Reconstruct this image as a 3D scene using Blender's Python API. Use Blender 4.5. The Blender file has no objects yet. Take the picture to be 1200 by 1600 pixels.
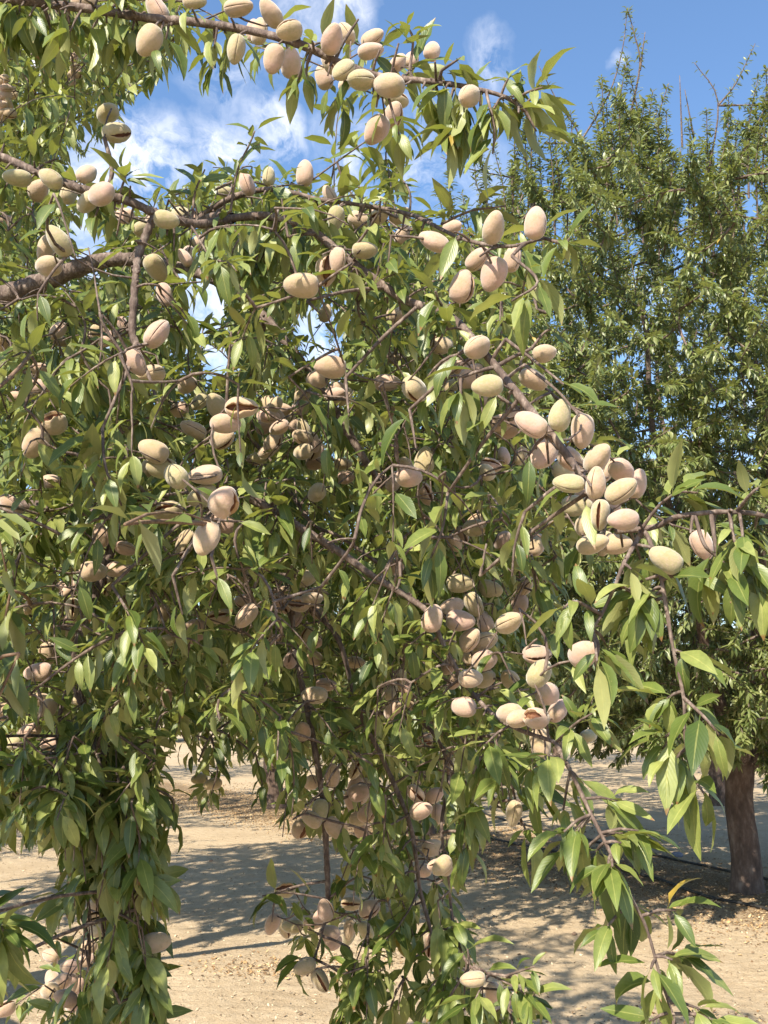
import bpy, math, random
import numpy as np
from mathutils import Vector
random.seed(7); rng = np.random.default_rng(7)
R = math.radians
C = bpy.context.scene.collection

# ---------------------------------------------------------------- camera
CAM = np.array([0.0, 0.0, 1.65]); PITCH = R(11.56); F = 1525.0
cd = bpy.data.cameras.new('camera'); cam = bpy.data.objects.new('camera', cd); C.objects.link(cam)
cam.location = CAM; cam.rotation_euler = (R(90) + PITCH, 0, 0)
cd.sensor_fit = 'VERTICAL'; cd.sensor_height = 36.0; cd.lens = F / 1600 * 36.0
cd.clip_start = 0.02; cd.clip_end = 2000
bpy.context.scene.camera = cam
RT = np.array([1.0, 0, 0]); FW = np.array([0, math.cos(PITCH), math.sin(PITCH)]); UP = np.array([0, -math.sin(PITCH), math.cos(PITCH)])
def P(px, py, d): return CAM + d * FW + (px - 600) / F * d * RT + (800 - py) / F * d * UP
def proj(p):
    v = np.asarray(p) - CAM
    d = v @ FW
    dd = np.where(np.abs(d) < 1e-6, 1e-6, d)
    return 600 + F * (v @ RT) / dd, 800 - F * (v @ UP) / dd, d
def G(px, py, z=0.0):
    v = P(px, py, 1.0) - CAM
    t = (z - CAM[2]) / v[2]
    return CAM + v * t

# ---------------------------------------------------------------- light
SUN_AZ, SUN_EL = R(30), R(43)            # sun is behind the camera, to the left
SD = np.array([-math.sin(SUN_AZ) * math.cos(SUN_EL), -math.cos(SUN_AZ) * math.cos(SUN_EL), math.sin(SUN_EL)])
sl = bpy.data.lights.new('sun', 'SUN'); sl.energy = 5.0; sl.angle = R(0.5); sl.color = (1.0, 0.915, 0.77)
so = bpy.data.objects.new('sun', sl); C.objects.link(so); so.rotation_euler = Vector(SD).to_track_quat('Z', 'Y').to_euler()
so.location = (-5, -8, 12)
sc = bpy.context.scene
sc.view_settings.view_transform = 'Standard'; sc.view_settings.look = 'None'; sc.view_settings.exposure = 0.98; sc.view_settings.gamma = 1
sc.cycles.max_bounces = 8; sc.cycles.transparent_max_bounces = 4; sc.cycles.diffuse_bounces = 3
try: sc.cycles.use_denoising = True
except Exception: pass

class NT:
    def __init__(s, tree): s.t = tree; s.t.nodes.clear()
    def n(s, kind, **kw):
        nd = s.t.nodes.new(kind)
        for k, v in kw.items():
            if k.startswith('i_'):
                key = k[2:]; key = int(key) if key.isdigit() else key.replace('_', ' ')
                if hasattr(v, 'is_output') or isinstance(v, bpy.types.NodeSocket): s.t.links.new(v, nd.inputs[key])
                else: nd.inputs[key].default_value = v
            else: setattr(nd, k, v)
        return nd
    def m(s, op, a, b=0.0, c=None, clamp=False):
        nd = s.t.nodes.new('ShaderNodeMath'); nd.operation = op; nd.use_clamp = clamp
        for i, v in enumerate((a, b) if c is None else (a, b, c)):
            if isinstance(v, bpy.types.NodeSocket): s.t.links.new(v, nd.inputs[i])
            else: nd.inputs[i].default_value = v
        return nd.outputs[0]
    def mix(s, f, a, b, mode='MIX'):
        nd = s.t.nodes.new('ShaderNodeMix'); nd.data_type = 'RGBA'; nd.blend_type = mode
        for i, v in ((0, f), (6, a), (7, b)):
            if isinstance(v, bpy.types.NodeSocket): s.t.links.new(v, nd.inputs[i])
            elif i == 0: nd.inputs[0].default_value = v
            else: nd.inputs[i].default_value = (*v, 1) if len(v) == 3 else v
        return nd.outputs[2]
    def ramp(s, f, stops):
        nd = s.t.nodes.new('ShaderNodeValToRGB'); cr = nd.color_ramp
        while len(cr.elements) < len(stops): cr.elements.new(0.5)
        for e, (p, c) in zip(cr.elements, stops): e.position = p; e.color = (*c, 1) if len(c) == 3 else c
        s.t.links.new(f, nd.inputs[0]); return nd.outputs[0]
    def mr(s, v, a, b, c=0.0, d=1.0):
        nd = s.t.nodes.new('ShaderNodeMapRange'); s.t.links.new(v, nd.inputs[0])
        for i, x in enumerate((a, b, c, d)): nd.inputs[i + 1].default_value = x
        return nd.outputs[0]
    def noise(s, vec, scale, detail=4, rough=0.55):
        nd = s.t.nodes.new('ShaderNodeTexNoise'); nd.inputs['Scale'].default_value = scale
        nd.inputs['Detail'].default_value = detail; nd.inputs['Roughness'].default_value = rough
        if vec is not None: s.t.links.new(vec, nd.inputs['Vector'])
        return nd.outputs[0]

# world: clear sky with scattered fair weather clouds
w = bpy.data.worlds.new('World'); sc.world = w; w.use_nodes = True
T = NT(w.node_tree)
sky = T.n('ShaderNodeTexSky', sky_type='NISHITA', sun_disc=False, sun_elevation=SUN_EL, sun_rotation=math.atan2(SD[0], SD[1]), altitude=60, air_density=1.0, dust_density=0.4, ozone_density=2.2)
tc = T.n('ShaderNodeTexCoord'); gv = tc.outputs['Generated']
def dirv(px, py): v = P(px, py, 1.0) - CAM; return v / np.linalg.norm(v)
BL = [(215, 275, .062, 1.0), (150, 330, .06, .9), (260, 230, .035, .6), (430, 185, .045, .75), (345, 225, .05, .75), (400, 260, .05, .4), (340, 100, .05, .4), (545, 20, .035, .7), (475, 30, .05, .4),
      (560, 250, .045, .65), (640, 245, .05, .65), (530, 200, .035, .3), (700, 260, .06, .35), (770, 105, .035, .45), (960, 105, .015, .35), (60, 80, .09, .8), (500, 550, .08, .6), (320, 500, .08, .6), (100, 520, .12, .7), (1240, 700, .15, .4), (1000, 560, .1, .3)]
acc = None
warp = T.n('ShaderNodeVectorMath', operation='ADD')
nz = T.n('ShaderNodeTexNoise'); nz.inputs['Scale'].default_value = 9; nz.inputs['Detail'].default_value = 5; T.t.links.new(gv, nz.inputs['Vector'])
sb = T.n('ShaderNodeVectorMath', operation='SUBTRACT'); T.t.links.new(nz.outputs['Color'], sb.inputs[0]); sb.inputs[1].default_value = (.5, .5, .5)
s2 = T.n('ShaderNodeVectorMath', operation='SCALE'); T.t.links.new(sb.outputs[0], s2.inputs[0]); s2.inputs['Scale'].default_value = 0.14
T.t.links.new(gv, warp.inputs[0]); T.t.links.new(s2.outputs[0], warp.inputs[1])
for (bx, by, r, a) in BL:
    ds = T.n('ShaderNodeVectorMath', operation='DISTANCE'); T.t.links.new(warp.outputs[0], ds.inputs[0]); ds.inputs[1].default_value = tuple(dirv(bx, by))
    v = T.mr(ds.outputs['Value'], r, r * .1, 0, a * .9)
    acc = v if acc is None else T.m('MAXIMUM', acc, v)
fb = T.noise(warp.outputs[0], 17, 9, 0.66)
gen = T.mr(T.noise(gv, 2.6, 8, .6), .58, .78, 0, .3)       # the rest of the sky, outside the picture
sep = T.n('ShaderNodeSeparateXYZ'); T.t.links.new(gv, sep.inputs[0])
gen = T.m('MULTIPLY', gen, T.mr(sep.outputs[1], .35, -.1, 0, 1))
cl = T.m('MULTIPLY', acc, T.mr(fb, .38, .60, .0, 1.2))
cl = T.m('MAXIMUM', cl, gen, clamp=True)
cl = T.m('MINIMUM', cl, 1.0)
hz = T.mr(sep.outputs[2], .0, .3, .4, 0)
skyc = T.mix(1.0, sky.outputs[0], (1.62, 1.84, 1.98), 'MULTIPLY')
skyc = T.mix(hz, skyc, (7.6, 7.0, 6.2))
skyc = T.mix(cl, skyc, (12.5, 12.3, 12.4))
bg = T.n('ShaderNodeBackground'); T.t.links.new(skyc, bg.inputs[0]); bg.inputs[1].default_value = 0.070
wo = T.n('ShaderNodeOutputWorld'); T.t.links.new(bg.outputs[0], wo.inputs[0])

# ---------------------------------------------------------------- materials
def mat(name):
    m = bpy.data.materials.new(name); m.use_nodes = True; return m, NT(m.node_tree)
def leaf_mat(name, dark, mid, lite, trans=0.21, rough=0.42, vein=True):
    m, t = mat(name)
    at = t.n('ShaderNodeAttribute', attribute_name='rnd'); f = at.outputs['Fac']
    col = t.ramp(f, [(0, dark), (.45, mid), (.9, lite), (.975, lite), (.985, (.36, .25, .05))])
    uv = t.n('ShaderNodeUVMap'); sp = t.n('ShaderNodeSeparateXYZ'); t.t.links.new(uv.outputs[0], sp.inputs[0])
    bmp = None
    if vein:
        du = t.m('ABSOLUTE', t.m('SUBTRACT', sp.outputs[0], .5))
        rib = t.mr(du, .05, .015, 0, .32)
        col = t.mix(rib, col, (lite[0] * 1.7, lite[1] * 1.5, lite[2] * 1.6))
        ph = t.m('ADD', t.m('MULTIPLY', sp.outputs[1], 75.0), t.m('MULTIPLY', du, -38.0))
        wv = t.m('SINE', ph)
        col = t.mix(t.mr(wv, .55, 1, 0, .05), col, lite)
        tcn = t.n('ShaderNodeTexCoord'); nzz = t.noise(tcn.outputs['Object'], 90, 3)
        col = t.mix(t.mr(nzz, .35, .7, 0, .35), col, dark)
        hgt = t.m('ADD', t.m('MULTIPLY', wv, .12), t.m('MULTIPLY', rib, -1.2))
        bn = t.n('ShaderNodeBump'); bn.inputs['Strength'].default_value = .35; bn.inputs['Distance'].default_value = .0008
        t.t.links.new(hgt, bn.inputs['Height']); bmp = bn.outputs[0]
    if vein:
        r7 = t.m('FRACT', t.m('MULTIPLY', f, 37.0))
        tip = t.m('MULTIPLY', t.mr(t.m('ADD', sp.outputs[1], t.m('MULTIPLY', nzz, .12)), .96, 1.0, 0, 1), t.mr(r7, .72, .8, 0, .9))
        col = t.mix(tip, col, (.22, .11, .04))
        sp2 = t.noise(tcn.outputs['Object'], 420, 2); col = t.mix(t.m('MULTIPLY', t.mr(sp2, .66, .72, 0, .7), t.mr(r7, .3, .2, 0, 1)), col, (.30, .24, .10))
    geo = t.n('ShaderNodeNewGeometry')
    under = t.mix(.55, col, (lite[0] * 1.15, lite[1] * 1.08, lite[2] * 1.6))
    col = t.mix(geo.outputs['Backfacing'], col, under)
    pb = t.n('ShaderNodeBsdfPrincipled'); t.t.links.new(col, pb.inputs['Base Color']); pb.inputs['Roughness'].default_value = rough
    pb.inputs['Specular IOR Level'].default_value = .55
    tr = t.n('ShaderNodeBsdfTranslucent')
    tcol = t.mix(1.0, col, (1.45, 1.55, .55), 'MULTIPLY'); t.t.links.new(tcol, tr.inputs[0])
    if bmp is not None: t.t.links.new(bmp, pb.inputs['Normal'])
    mx = t.n('ShaderNodeMixShader'); mx.inputs[0].default_value = trans
    t.t.links.new(pb.outputs[0], mx.inputs[1]); t.t.links.new(tr.outputs[0], mx.inputs[2])
    o = t.n('ShaderNodeOutputMaterial'); t.t.links.new(mx.outputs[0], o.inputs[0]); return m
M_leaf = leaf_mat('almond_leaf', (.048, .08, .016), (.138, .178, .036), (.31, .33, .10))
M_leaf2 = leaf_mat('orchard_leaf', (.057, .086, .021), (.132, .162, .046), (.27, .29, .113), vein=False, trans=.22)
def simple_out(t, col, rough, bumpv=None, bs=.4, bd=.002, **kw):
    pb = t.n('ShaderNodeBsdfPrincipled')
    if isinstance(col, bpy.types.NodeSocket): t.t.links.new(col, pb.inputs['Base Color'])
    else: pb.inputs['Base Color'].default_value = (*col, 1)
    pb.inputs['Roughness'].default_value = rough
    for k, v in kw.items(): pb.inputs[k.replace('_', ' ')].default_value = v
    if bumpv is not None:
        b = t.n('ShaderNodeBump'); b.inputs['Strength'].default_value = bs; b.inputs['Distance'].default_value = bd
        t.t.links.new(bumpv, b.inputs['Height']); t.t.links.new(b.outputs[0], pb.inputs['Normal'])
    o = t.n('ShaderNodeOutputMaterial'); t.t.links.new(pb.outputs[0], o.inputs[0]); return pb
# hull
M_hull, t = mat('almond_hull')
tc = t.n('ShaderNodeTexCoord'); geo = t.n('ShaderNodeNewGeometry'); oi = t.n('ShaderNodeObjectInfo')
rr = t.m('FRACT', t.m('ADD', geo.outputs['Random Per Island'], oi.outputs['Random']))
n1 = t.noise(tc.outputs['Object'], 38, 3); n2 = t.noise(tc.outputs['Object'], 260, 4); n3 = t.noise(tc.outputs['Object'], 900, 2)
c = t.ramp(rr, [(0, (.36, .32, .165)), (.3, (.47, .34, .215)), (.7, (.52, .34, .26)), (1, (.48, .305, .245))])
c = t.mix(t.mr(n1, .38, .66, 0, .5), c, (.30, .25, .11))
c = t.mix(t.mr(n2, .45, .75, 0, .45), c, (.52, .35, .285))
c = t.mix(t.mr(n2, .42, .28, 0, .4), c, (.27, .20, .11))
simple_out(t, c, .9, t.m('ADD', n2, t.m('MULTIPLY', n3, .6)), 0.8, .0006, Sheen_Weight=.5, Sheen_Roughness=.5, Specular_IOR_Level=.2)
M_in, t = mat('hull_inside')
tc = t.n('ShaderNodeTexCoord')
simple_out(t, t.mix(t.noise(tc.outputs['Object'], 150, 3), (.055, .016, .008), (.20, .075, .03)), .7)
M_lip, t = mat('hull_edge'); simple_out(t, (.42, .27, .15), .8)
M_shell, t = mat('nut_shell')
tc = t.n('ShaderNodeTexCoord'); n = t.noise(tc.outputs['Object'], 220, 4)
simple_out(t, t.mix(n, (.07, .025, .012), (.27, .12, .055)), .75, n, .8, .001)
# bark
def bark(name, a, b, c_, sc_=60, bd=.003):
    m, t = mat(name); tc = t.n('ShaderNodeTexCoord')
    mp = t.n('ShaderNodeMapping'); mp.inputs['Scale'].default_value = (1, 1, .45); t.t.links.new(tc.outputs['Object'], mp.inputs[0])
    n1 = t.noise(mp.outputs[0], sc_, 6, .65); n2 = t.noise(tc.outputs['Object'], sc_ * .2, 3)
    vo = t.n('ShaderNodeTexVoronoi'); vo.inputs['Scale'].default_value = sc_ * 1.6; t.t.links.new(mp.outputs[0], vo.inputs['Vector'])
    col = t.ramp(n1, [(.3, a), (.52, b), (.72, c_)])
    col = t.mix(t.mr(vo.outputs[0], .0, .35, .5, 0), col, c_)
    col = t.mix(t.mr(n2, .45, .65, 0, .4), col, a)
    simple_out(t, col, .85, t.m('ADD', n1, t.m('MULTIPLY', vo.outputs[0], .4)), .9, bd); return m
M_bark = bark('branch_bark', (.055, .036, .028), (.145, .10, .08), (.34, .27, .22), 110, .0035)
M_twig = bark('twig_bark', (.09, .05, .03), (.20, .12, .075), (.30, .21, .13), 140, .0008)
M_green, t = mat('young_shoot'); simple_out(t, (.20, .22, .07), .6)
M_trunk = bark('trunk_bark', (.045, .028, .02), (.115, .074, .054), (.22, .165, .13), 14, .014)

# ---------------------------------------------------------------- mesh helpers
def tag(o, label=None, cat=None, group=None, kind=None):
    if label: o['label'] = label
    if cat: o['category'] = cat
    if group: o['group'] = group
    if kind: o['kind'] = kind
    return o
def empty(name, loc=(0, 0, 0)):
    o = bpy.data.objects.new(name, None); o.empty_display_size = .2; C.objects.link(o); o.location = loc; return o
def link(name, me, parent=None, mats=()):
    for m in mats: me.materials.append(m)
    o = bpy.data.objects.new(name, me); C.objects.link(o)
    if parent is not None:
        o.parent = parent; o.matrix_parent_inverse.identity()
    return o
def np_mesh(name, V, Fq, uv=None, rnd=None, smooth=True, mi=None):
    V = np.asarray(V, np.float32); Fq = np.asarray(Fq, np.int32); k = Fq.shape[1]
    me = bpy.data.meshes.new(name)
    me.vertices.add(len(V)); me.vertices.foreach_set('co', V.ravel())
    me.loops.add(Fq.size); me.loops.foreach_set('vertex_index', Fq.ravel())
    me.polygons.add(len(Fq)); me.polygons.foreach_set('loop_start', np.arange(0, Fq.size, k, dtype=np.int32))
    if smooth: me.polygons.foreach_set('use_smooth', np.ones(len(Fq), bool))
    if mi is not None: me.polygons.foreach_set('material_index', np.asarray(mi, np.int32))
    if uv is not None:
        l = me.uv_layers.new(name='UVMap'); l.data.foreach_set('uv', np.asarray(uv, np.float32)[Fq.ravel()].ravel())
    if rnd is not None:
        a = me.attributes.new('rnd', 'FLOAT', 'POINT'); a.data.foreach_set('value', np.asarray(rnd, np.float32))
    me.update(calc_edges=True); me.validate(); return me
def nrmz(v): return v / np.maximum(np.linalg.norm(v, axis=-1, keepdims=True), 1e-9)
def smooth_line(pts, sub=5):
    p = np.asarray(pts, float)
    if len(p) < 3: return np.array([p[0] + (p[-1] - p[0]) * s for s in np.linspace(0, 1, sub + 1)])
    q = np.vstack([2 * p[0] - p[1], p, 2 * p[-1] - p[-2]]); out = []
    for i in range(1, len(q) - 2):
        for s in np.linspace(0, 1, sub, endpoint=False):
            a, b, c_, d = q[i - 1], q[i], q[i + 1], q[i + 2]
            out.append(.5 * ((2 * b) + (-a + c_) * s + (2 * a - 5 * b + 4 * c_ - d) * s * s + (-a + 3 * b - 3 * c_ + d) * s ** 3))
    out.append(p[-1]); return np.array(out)
class Tubes:
    def __init__(s): s.V = []; s.F = []; s.n = 0
    def add(s, pts, rad, k=6, knob=0.0):
        pts = np.asarray(pts, float); m = len(pts)
        rad = np.broadcast_to(np.asarray(rad, float), (m,)).copy()
        if knob: rad *= 1 + knob * (rng.random(m) - .3)
        tg = nrmz(np.gradient(pts, axis=0))
        a = np.array([0.31, .27, .91]) if abs(tg[0][2]) < .9 else np.array([1., .1, 0])
        ang = np.linspace(0, 2 * math.pi, k, endpoint=False)
        u = nrmz(np.cross(tg, a)); v = np.cross(tg, u)
        for i in range(1, m):
            pu = u[i - 1] - tg[i] * (u[i - 1] @ tg[i]); u[i] = pu / max(np.linalg.norm(pu), 1e-9); v[i] = np.cross(tg[i], u[i])
        ring = pts[:, None, :] + rad[:, None, None] * (np.cos(ang)[None, :, None] * u[:, None, :] + np.sin(ang)[None, :, None] * v[:, None, :])
        V = np.vstack([ring.reshape(-1, 3), pts[-1:] + tg[-1:] * rad[-1] * .6, pts[:1]])
        i = np.arange(m - 1)[:, None] * k; j = np.arange(k)[None, :]; j2 = (j + 1) % k
        Fq = np.stack([i + j, i + j2, i + k + j2, i + k + j], -1).reshape(-1, 4)
        cap = m * k; jj = np.arange(k); b = (m - 1) * k
        Fc = np.stack([b + jj, b + (jj + 1) % k, np.full(k, cap), np.full(k, cap)], -1)
        s.V.append(V); s.F.append(Fq + s.n); s.T = getattr(s, 'T', []); s.T.append(Fc[:, :3] + s.n); s.n += len(V)
    def mesh(s, name):
        V = np.vstack(s.V); Q = np.vstack(s.F); Tn = np.vstack(s.T)
        me = bpy.data.meshes.new(name)
        me.vertices.add(len(V)); me.vertices.foreach_set('co', V.astype(np.float32).ravel())
        L = np.concatenate([Q.ravel(), Tn.ravel()]).astype(np.int32)
        me.loops.add(len(L)); me.loops.foreach_set('vertex_index', L)
        st = np.concatenate([np.arange(len(Q)) * 4, len(Q) * 4 + np.arange(len(Tn)) * 3]).astype(np.int32)
        me.polygons.add(len(st)); me.polygons.foreach_set('loop_start', st); me.polygons.foreach_set('use_smooth', np.ones(len(st), bool))
        me.update(calc_edges=True); me.validate(); return me
    def build(s, name, m, parent=None):
        return link(name, s.mesh(name), parent, [m]) if s.V else None

class Leaves:
    def __init__(s): s.b = []; s.d = []; s.n = []; s.L = []; s.W = []; s.c = []; s.r = []
    def add(s, b, d, n, L, W, c_, r):
        s.b.append(b); s.d.append(d); s.n.append(n); s.L.append(L); s.W.append(W); s.c.append(c_); s.r.append(r)
    def arrays(s): return [np.concatenate(x) for x in (s.b, s.d, s.n, s.L, s.W, s.c, s.r)]
    def count(s): return sum(len(x) for x in s.L)
    def mesh(s, name, K=7, mid=True):
        b, d, n, L, W, cu, r = s.arrays(); N = len(L)
        d = nrmz(d); n = nrmz(n - d * np.sum(n * d, 1, keepdims=True)); sd = np.cross(d, n)
        if K >= 6:
            ts = np.array([0, .13, .2, .3, .44, .6, .76, .9, 1.0]); ws = np.array([.05, .05, .42, .82, 1, .93, .66, .28, .02])
        elif K >= 3:
            ts = np.array([0, .16, .42, .75, 1.0]); ws = np.array([.06, .2, 1, .68, .03])
        else:
            ts = np.array([0, .45, 1.0]); ws = np.array([.1, 1, .05])
        m = len(ts); cc = np.maximum(np.abs(cu), .02) * np.sign(cu + 1e-9)
        th = cc[:, None] * np.clip((ts[None, :] - .1) / .9, 0, 1)
        # integrate the centre line
        tan = d[:, None, :] * np.cos(th)[..., None] - n[:, None, :] * np.sin(th)[..., None]
        nn = n[:, None, :] * np.cos(th)[..., None] + d[:, None, :] * np.sin(th)[..., None]
        dt = np.diff(ts, prepend=0)
        tm = tan.copy(); tm[:, 1:] = .5 * (tan[:, 1:] + tan[:, :-1])
        cen = b[:, None, :] + np.cumsum(tm * dt[None, :, None], axis=1) * L[:, None, None]
        wd = (W[:, None] * ws[None, :] * .5)[..., None]
        fold = rng.uniform(.12, .55, N)[:, None, None]
        tw = rng.uniform(-.5, .5, N)[:, None] * ts[None, :]
        S = sd[:, None, :] * np.cos(tw)[..., None] + nn * np.sin(tw)[..., None]
        NN = nn * np.cos(tw)[..., None] - sd[:, None, :] * np.sin(tw)[..., None]
        if K >= 6:
            rip = rng.uniform(-.22, .22, (N, m, 1)); rip2 = rng.uniform(-.22, .22, (N, m, 1))
        else: rip = rip2 = 0
        A = cen + wd * (S + NN * (fold + rip)); Bv = cen + wd * (-S + NN * (fold + rip2))
        if mid:
            V = np.stack([A, cen, Bv], 2).reshape(-1, 3); cols = 3; us = [0, .5, 1]
        else:
            V = np.stack([A, Bv], 2).reshape(-1, 3); cols = 2; us = [0, 1]
        per = m * cols; f = []
        for i in range(m - 1):
            for j in range(cols - 1):
                q = i * cols + j; f.append([q, q + cols, q + cols + 1, q + 1])
        f = np.array(f); Fq = (np.arange(N)[:, None, None] * per + f[None]).reshape(-1, 4)
        uv = np.array([[u, t_] for t_ in ts for u in us]); uv = np.tile(uv, (N, 1))
        rn = np.repeat(r, per)
        return np_mesh(name, V, Fq, uv, rn)
    def build(s, name, m, parent=None, K=7, mid=True):
        if not s.L: return None
        return link(name, s.mesh(name, K, mid), parent, [m])

def leafy(acc, pts, n, Lm=.075, grav=.6, t0=.1, wr=.27, rb=0.0, sun=.8):
    """n leaves spirally along a twig, drooping"""
    pts = np.asarray(pts); m = len(pts); n = int(n)
    if n < 1: return
    s = np.sort(rng.uniform(t0, 1, n)) * (m - 1); i = np.minimum(s.astype(int), m - 2); fr = (s - i)[:, None]
    b = pts[i] * (1 - fr) + pts[i + 1] * fr; tg = nrmz(pts[i + 1] - pts[i])
    a = rng.random() * 6.28 + np.arange(n) * 2.4 + rng.normal(0, .3, n)
    ref = np.where(np.abs(tg[:, 2:3]) < .9, np.array([[0, 0, 1.]]), np.array([[1., 0, 0]]))
    u = nrmz(np.cross(tg, ref)); v = np.cross(tg, u)
    out = u * np.cos(a)[:, None] + v * np.sin(a)[:, None]
    g = rng.uniform(-.1, 1.2, n)[:, None] * grav * .85
    d = nrmz(tg * rng.uniform(.25, .9, n)[:, None] + out * rng.uniform(.6, 1.0, n)[:, None] + np.array([0, 0, -1.]) * g)
    nr = out * .45 + np.array([0, 0, .9]) + SD * sun + rng.normal(0, .38, (n, 3))
    L = Lm * rng.uniform(.5, 1.18, n); W = L * wr * rng.uniform(.85, 1.2, n)
    acc.add(b, d, nr, L, W, rng.uniform(.1, 1.25, n), np.clip(rng.beta(2, 2.2, n) + rb, 0, .97) + (rng.random(n) > .9985) * 1.0)
def rosette(acc, c_, n, axis, Lm=.075, grav=.5, rb=0):
    axis = np.asarray(axis, float); axis = axis / np.linalg.norm(axis)
    leafy(acc, np.array([c_ - axis * .006, c_ + axis * .012]), n, Lm, grav, rb=rb)

def pip(poly, x, y):
    x = np.asarray(x, float); y = np.asarray(y, float); r = np.zeros(x.shape, bool); n = len(poly)
    for i in range(n):
        x1, y1 = poly[i]; x2, y2 = poly[(i + 1) % n]
        if y1 == y2: continue
        c_ = ((y1 > y) != (y2 > y)) & (x < (x2 - x1) * (y - y1) / (y2 - y1) + x1); r ^= c_
    return r

FV = None
FC = []
ALLOW = []
def prune(acc):
    '''thin out leaves that would bury a fruit, and any outside the crown's outline'''
    if not acc.L: return
    b, d, n, L, W, cu, r = acc.arrays(); N = len(L); keep = np.ones(N, bool); flip = rng.random(N)
    dd = nrmz(nrmz(d) - nrmz(n) * .35 * cu[:, None])
    for s_ in (.2, .45, .7, .95):
        x, y, z = proj(b + dd * (L * s_)[:, None])
        for fx, fy, fd, fr in FV:
            hit = ((x - fx) ** 2 + (y - fy) ** 2 < (fr * .85 + W * F / np.maximum(z, .3) * .33) ** 2) & (z < fd + .012) & (z > 0)
            keep &= ~(hit & (flip < .96))
    cc_ = b + dd * (L * .5)[:, None]; f2 = rng.random(N)
    for iq, q in enumerate(FC):                      # leaves removed on the line to the sun, so direct light reaches the fruit
        v_ = cc_ - q; t_ = v_ @ SD; pd = np.linalg.norm(v_ - t_[:, None] * SD, axis=1)
        keep &= ~((t_ > .0) & (t_ < (.6 if FS[iq] else .3)) & (pd < (.027 if FS[iq] else .024)) & (f2 < (.88 if FS[iq] else .5)))
    acc.b, acc.d, acc.n, acc.L, acc.W, acc.c, acc.r = [[v[keep]] for v in (b, d, n, L, W, cu, r)]
def in_allow(x, y):
    r = np.zeros(np.shape(x), bool)
    for p in ALLOW: r |= pip(p, x, y)
    return r & ok_holes(x, y, -2)
class Skeleton:
    """growing set of branch nodes; new twigs start at the nearest node"""
    def __init__(s): s.p = np.zeros((0, 3)); s.par = []; s.bi = []; s.cnt = None; s.seg = []
    def add_line(s, pts, bi, par=-1):
        i0 = len(s.p); s.p = np.vstack([s.p, pts]); n = len(pts)
        s.par += [par] + list(range(i0, i0 + n - 1)); s.bi += [bi] * n; return i0, i0 + n - 1
    def grow(s, targets, sub=4, wob=.12, arch=.1, maxd=9, skip_last=0):
        T_ = np.asarray(targets, float); n = len(T_)
        if n == 0: return []
        D = np.full(n, 1e9); NI = np.zeros(n, int)
        for a in range(0, len(s.p), 400):
            blk = s.p[a:a + 400]; d = np.linalg.norm(T_[:, None] - blk[None], axis=2); j = d.argmin(1); dm = d[np.arange(n), j]
            u = dm < D; D[u] = dm[u]; NI[u] = j[u] + a
        done = np.zeros(n, bool); res = []
        for _ in range(n):
            k = int(np.argmin(np.where(done, 1e9, D))); done[k] = True
            a = s.p[NI[k]]; b = T_[k]; L = np.linalg.norm(b - a)
            if L > maxd or L < 1e-4: continue
            mid = (a + b) / 2 + rng.normal(0, wob, 3) * L + np.array([0, 0, arch * L])
            tt = np.linspace(0, 1, sub + 1)[:, None]
            pts = (1 - tt) ** 2 * a + 2 * tt * (1 - tt) * mid + tt ** 2 * b
            i0, i1 = s.add_line(pts[1:], s.bi[NI[k]], NI[k]); s.seg.append((NI[k], i0, i1)); res.append((k, pts, s.bi[NI[k]]))
            dn = np.linalg.norm(T_[:, None] - pts[None, 1:], axis=2); j = dn.argmin(1); dm = dn[np.arange(n), j]; u = dm < D
            D[u] = dm[u]; NI[u] = j[u] + i0
        return res
    def radii(s, r0=.002, ex=.45, rmax=.1):
        cnt = np.ones(len(s.p))
        for i in range(len(s.p) - 1, -1, -1):
            if s.par[i] >= 0: cnt[s.par[i]] += cnt[i] * (1.0)
        s.cnt = cnt; return np.minimum(r0 * (cnt / 4) ** ex, rmax)

# ================================================================= THE FOREGROUND TREE
tree = empty('almond_tree', (-2.9, 5.65, 0))
tag(tree, 'near almond tree with drooping branches full of pinkish hulls, filling the left and centre', 'tree')
ORG = np.array([-2.9, 5.65, 0.0])
def lk(o): # parts are modelled in world space; shift under the tree's empty
    if o is not None: o.matrix_parent_inverse.identity(); o.location = tuple(-ORG)
    return o
sk = Skeleton()
trunk = [ORG + v for v in (np.array([0, 0, -.1]), np.array([.02, 0, .05]), np.array([.03, -.02, .5]), np.array([.06, -.05, 1.0]), np.array([.1, -.1, 1.25]))]
tp = smooth_line(trunk, 6)
tb = Tubes(); tb.add(tp, np.interp(np.linspace(0, 1, len(tp)), [0, .1, .25, .8, 1], [.30, .23, .18, .165, .17]), 20, .06)
lk(tb.build('trunk', M_trunk, tree))
# boughs: (name, world or pixel polyline, radius start/end in metres, start = 'trunk' or nearest)
def pl(pts): return np.array([P(*q) for q in pts])
crot = trunk[-1]
B = []
def bough(pts, r0, r1, join=True, knob=.22, at=None): B.append((np.asarray(pts, float), r0, r1, join, knob, at))
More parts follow.
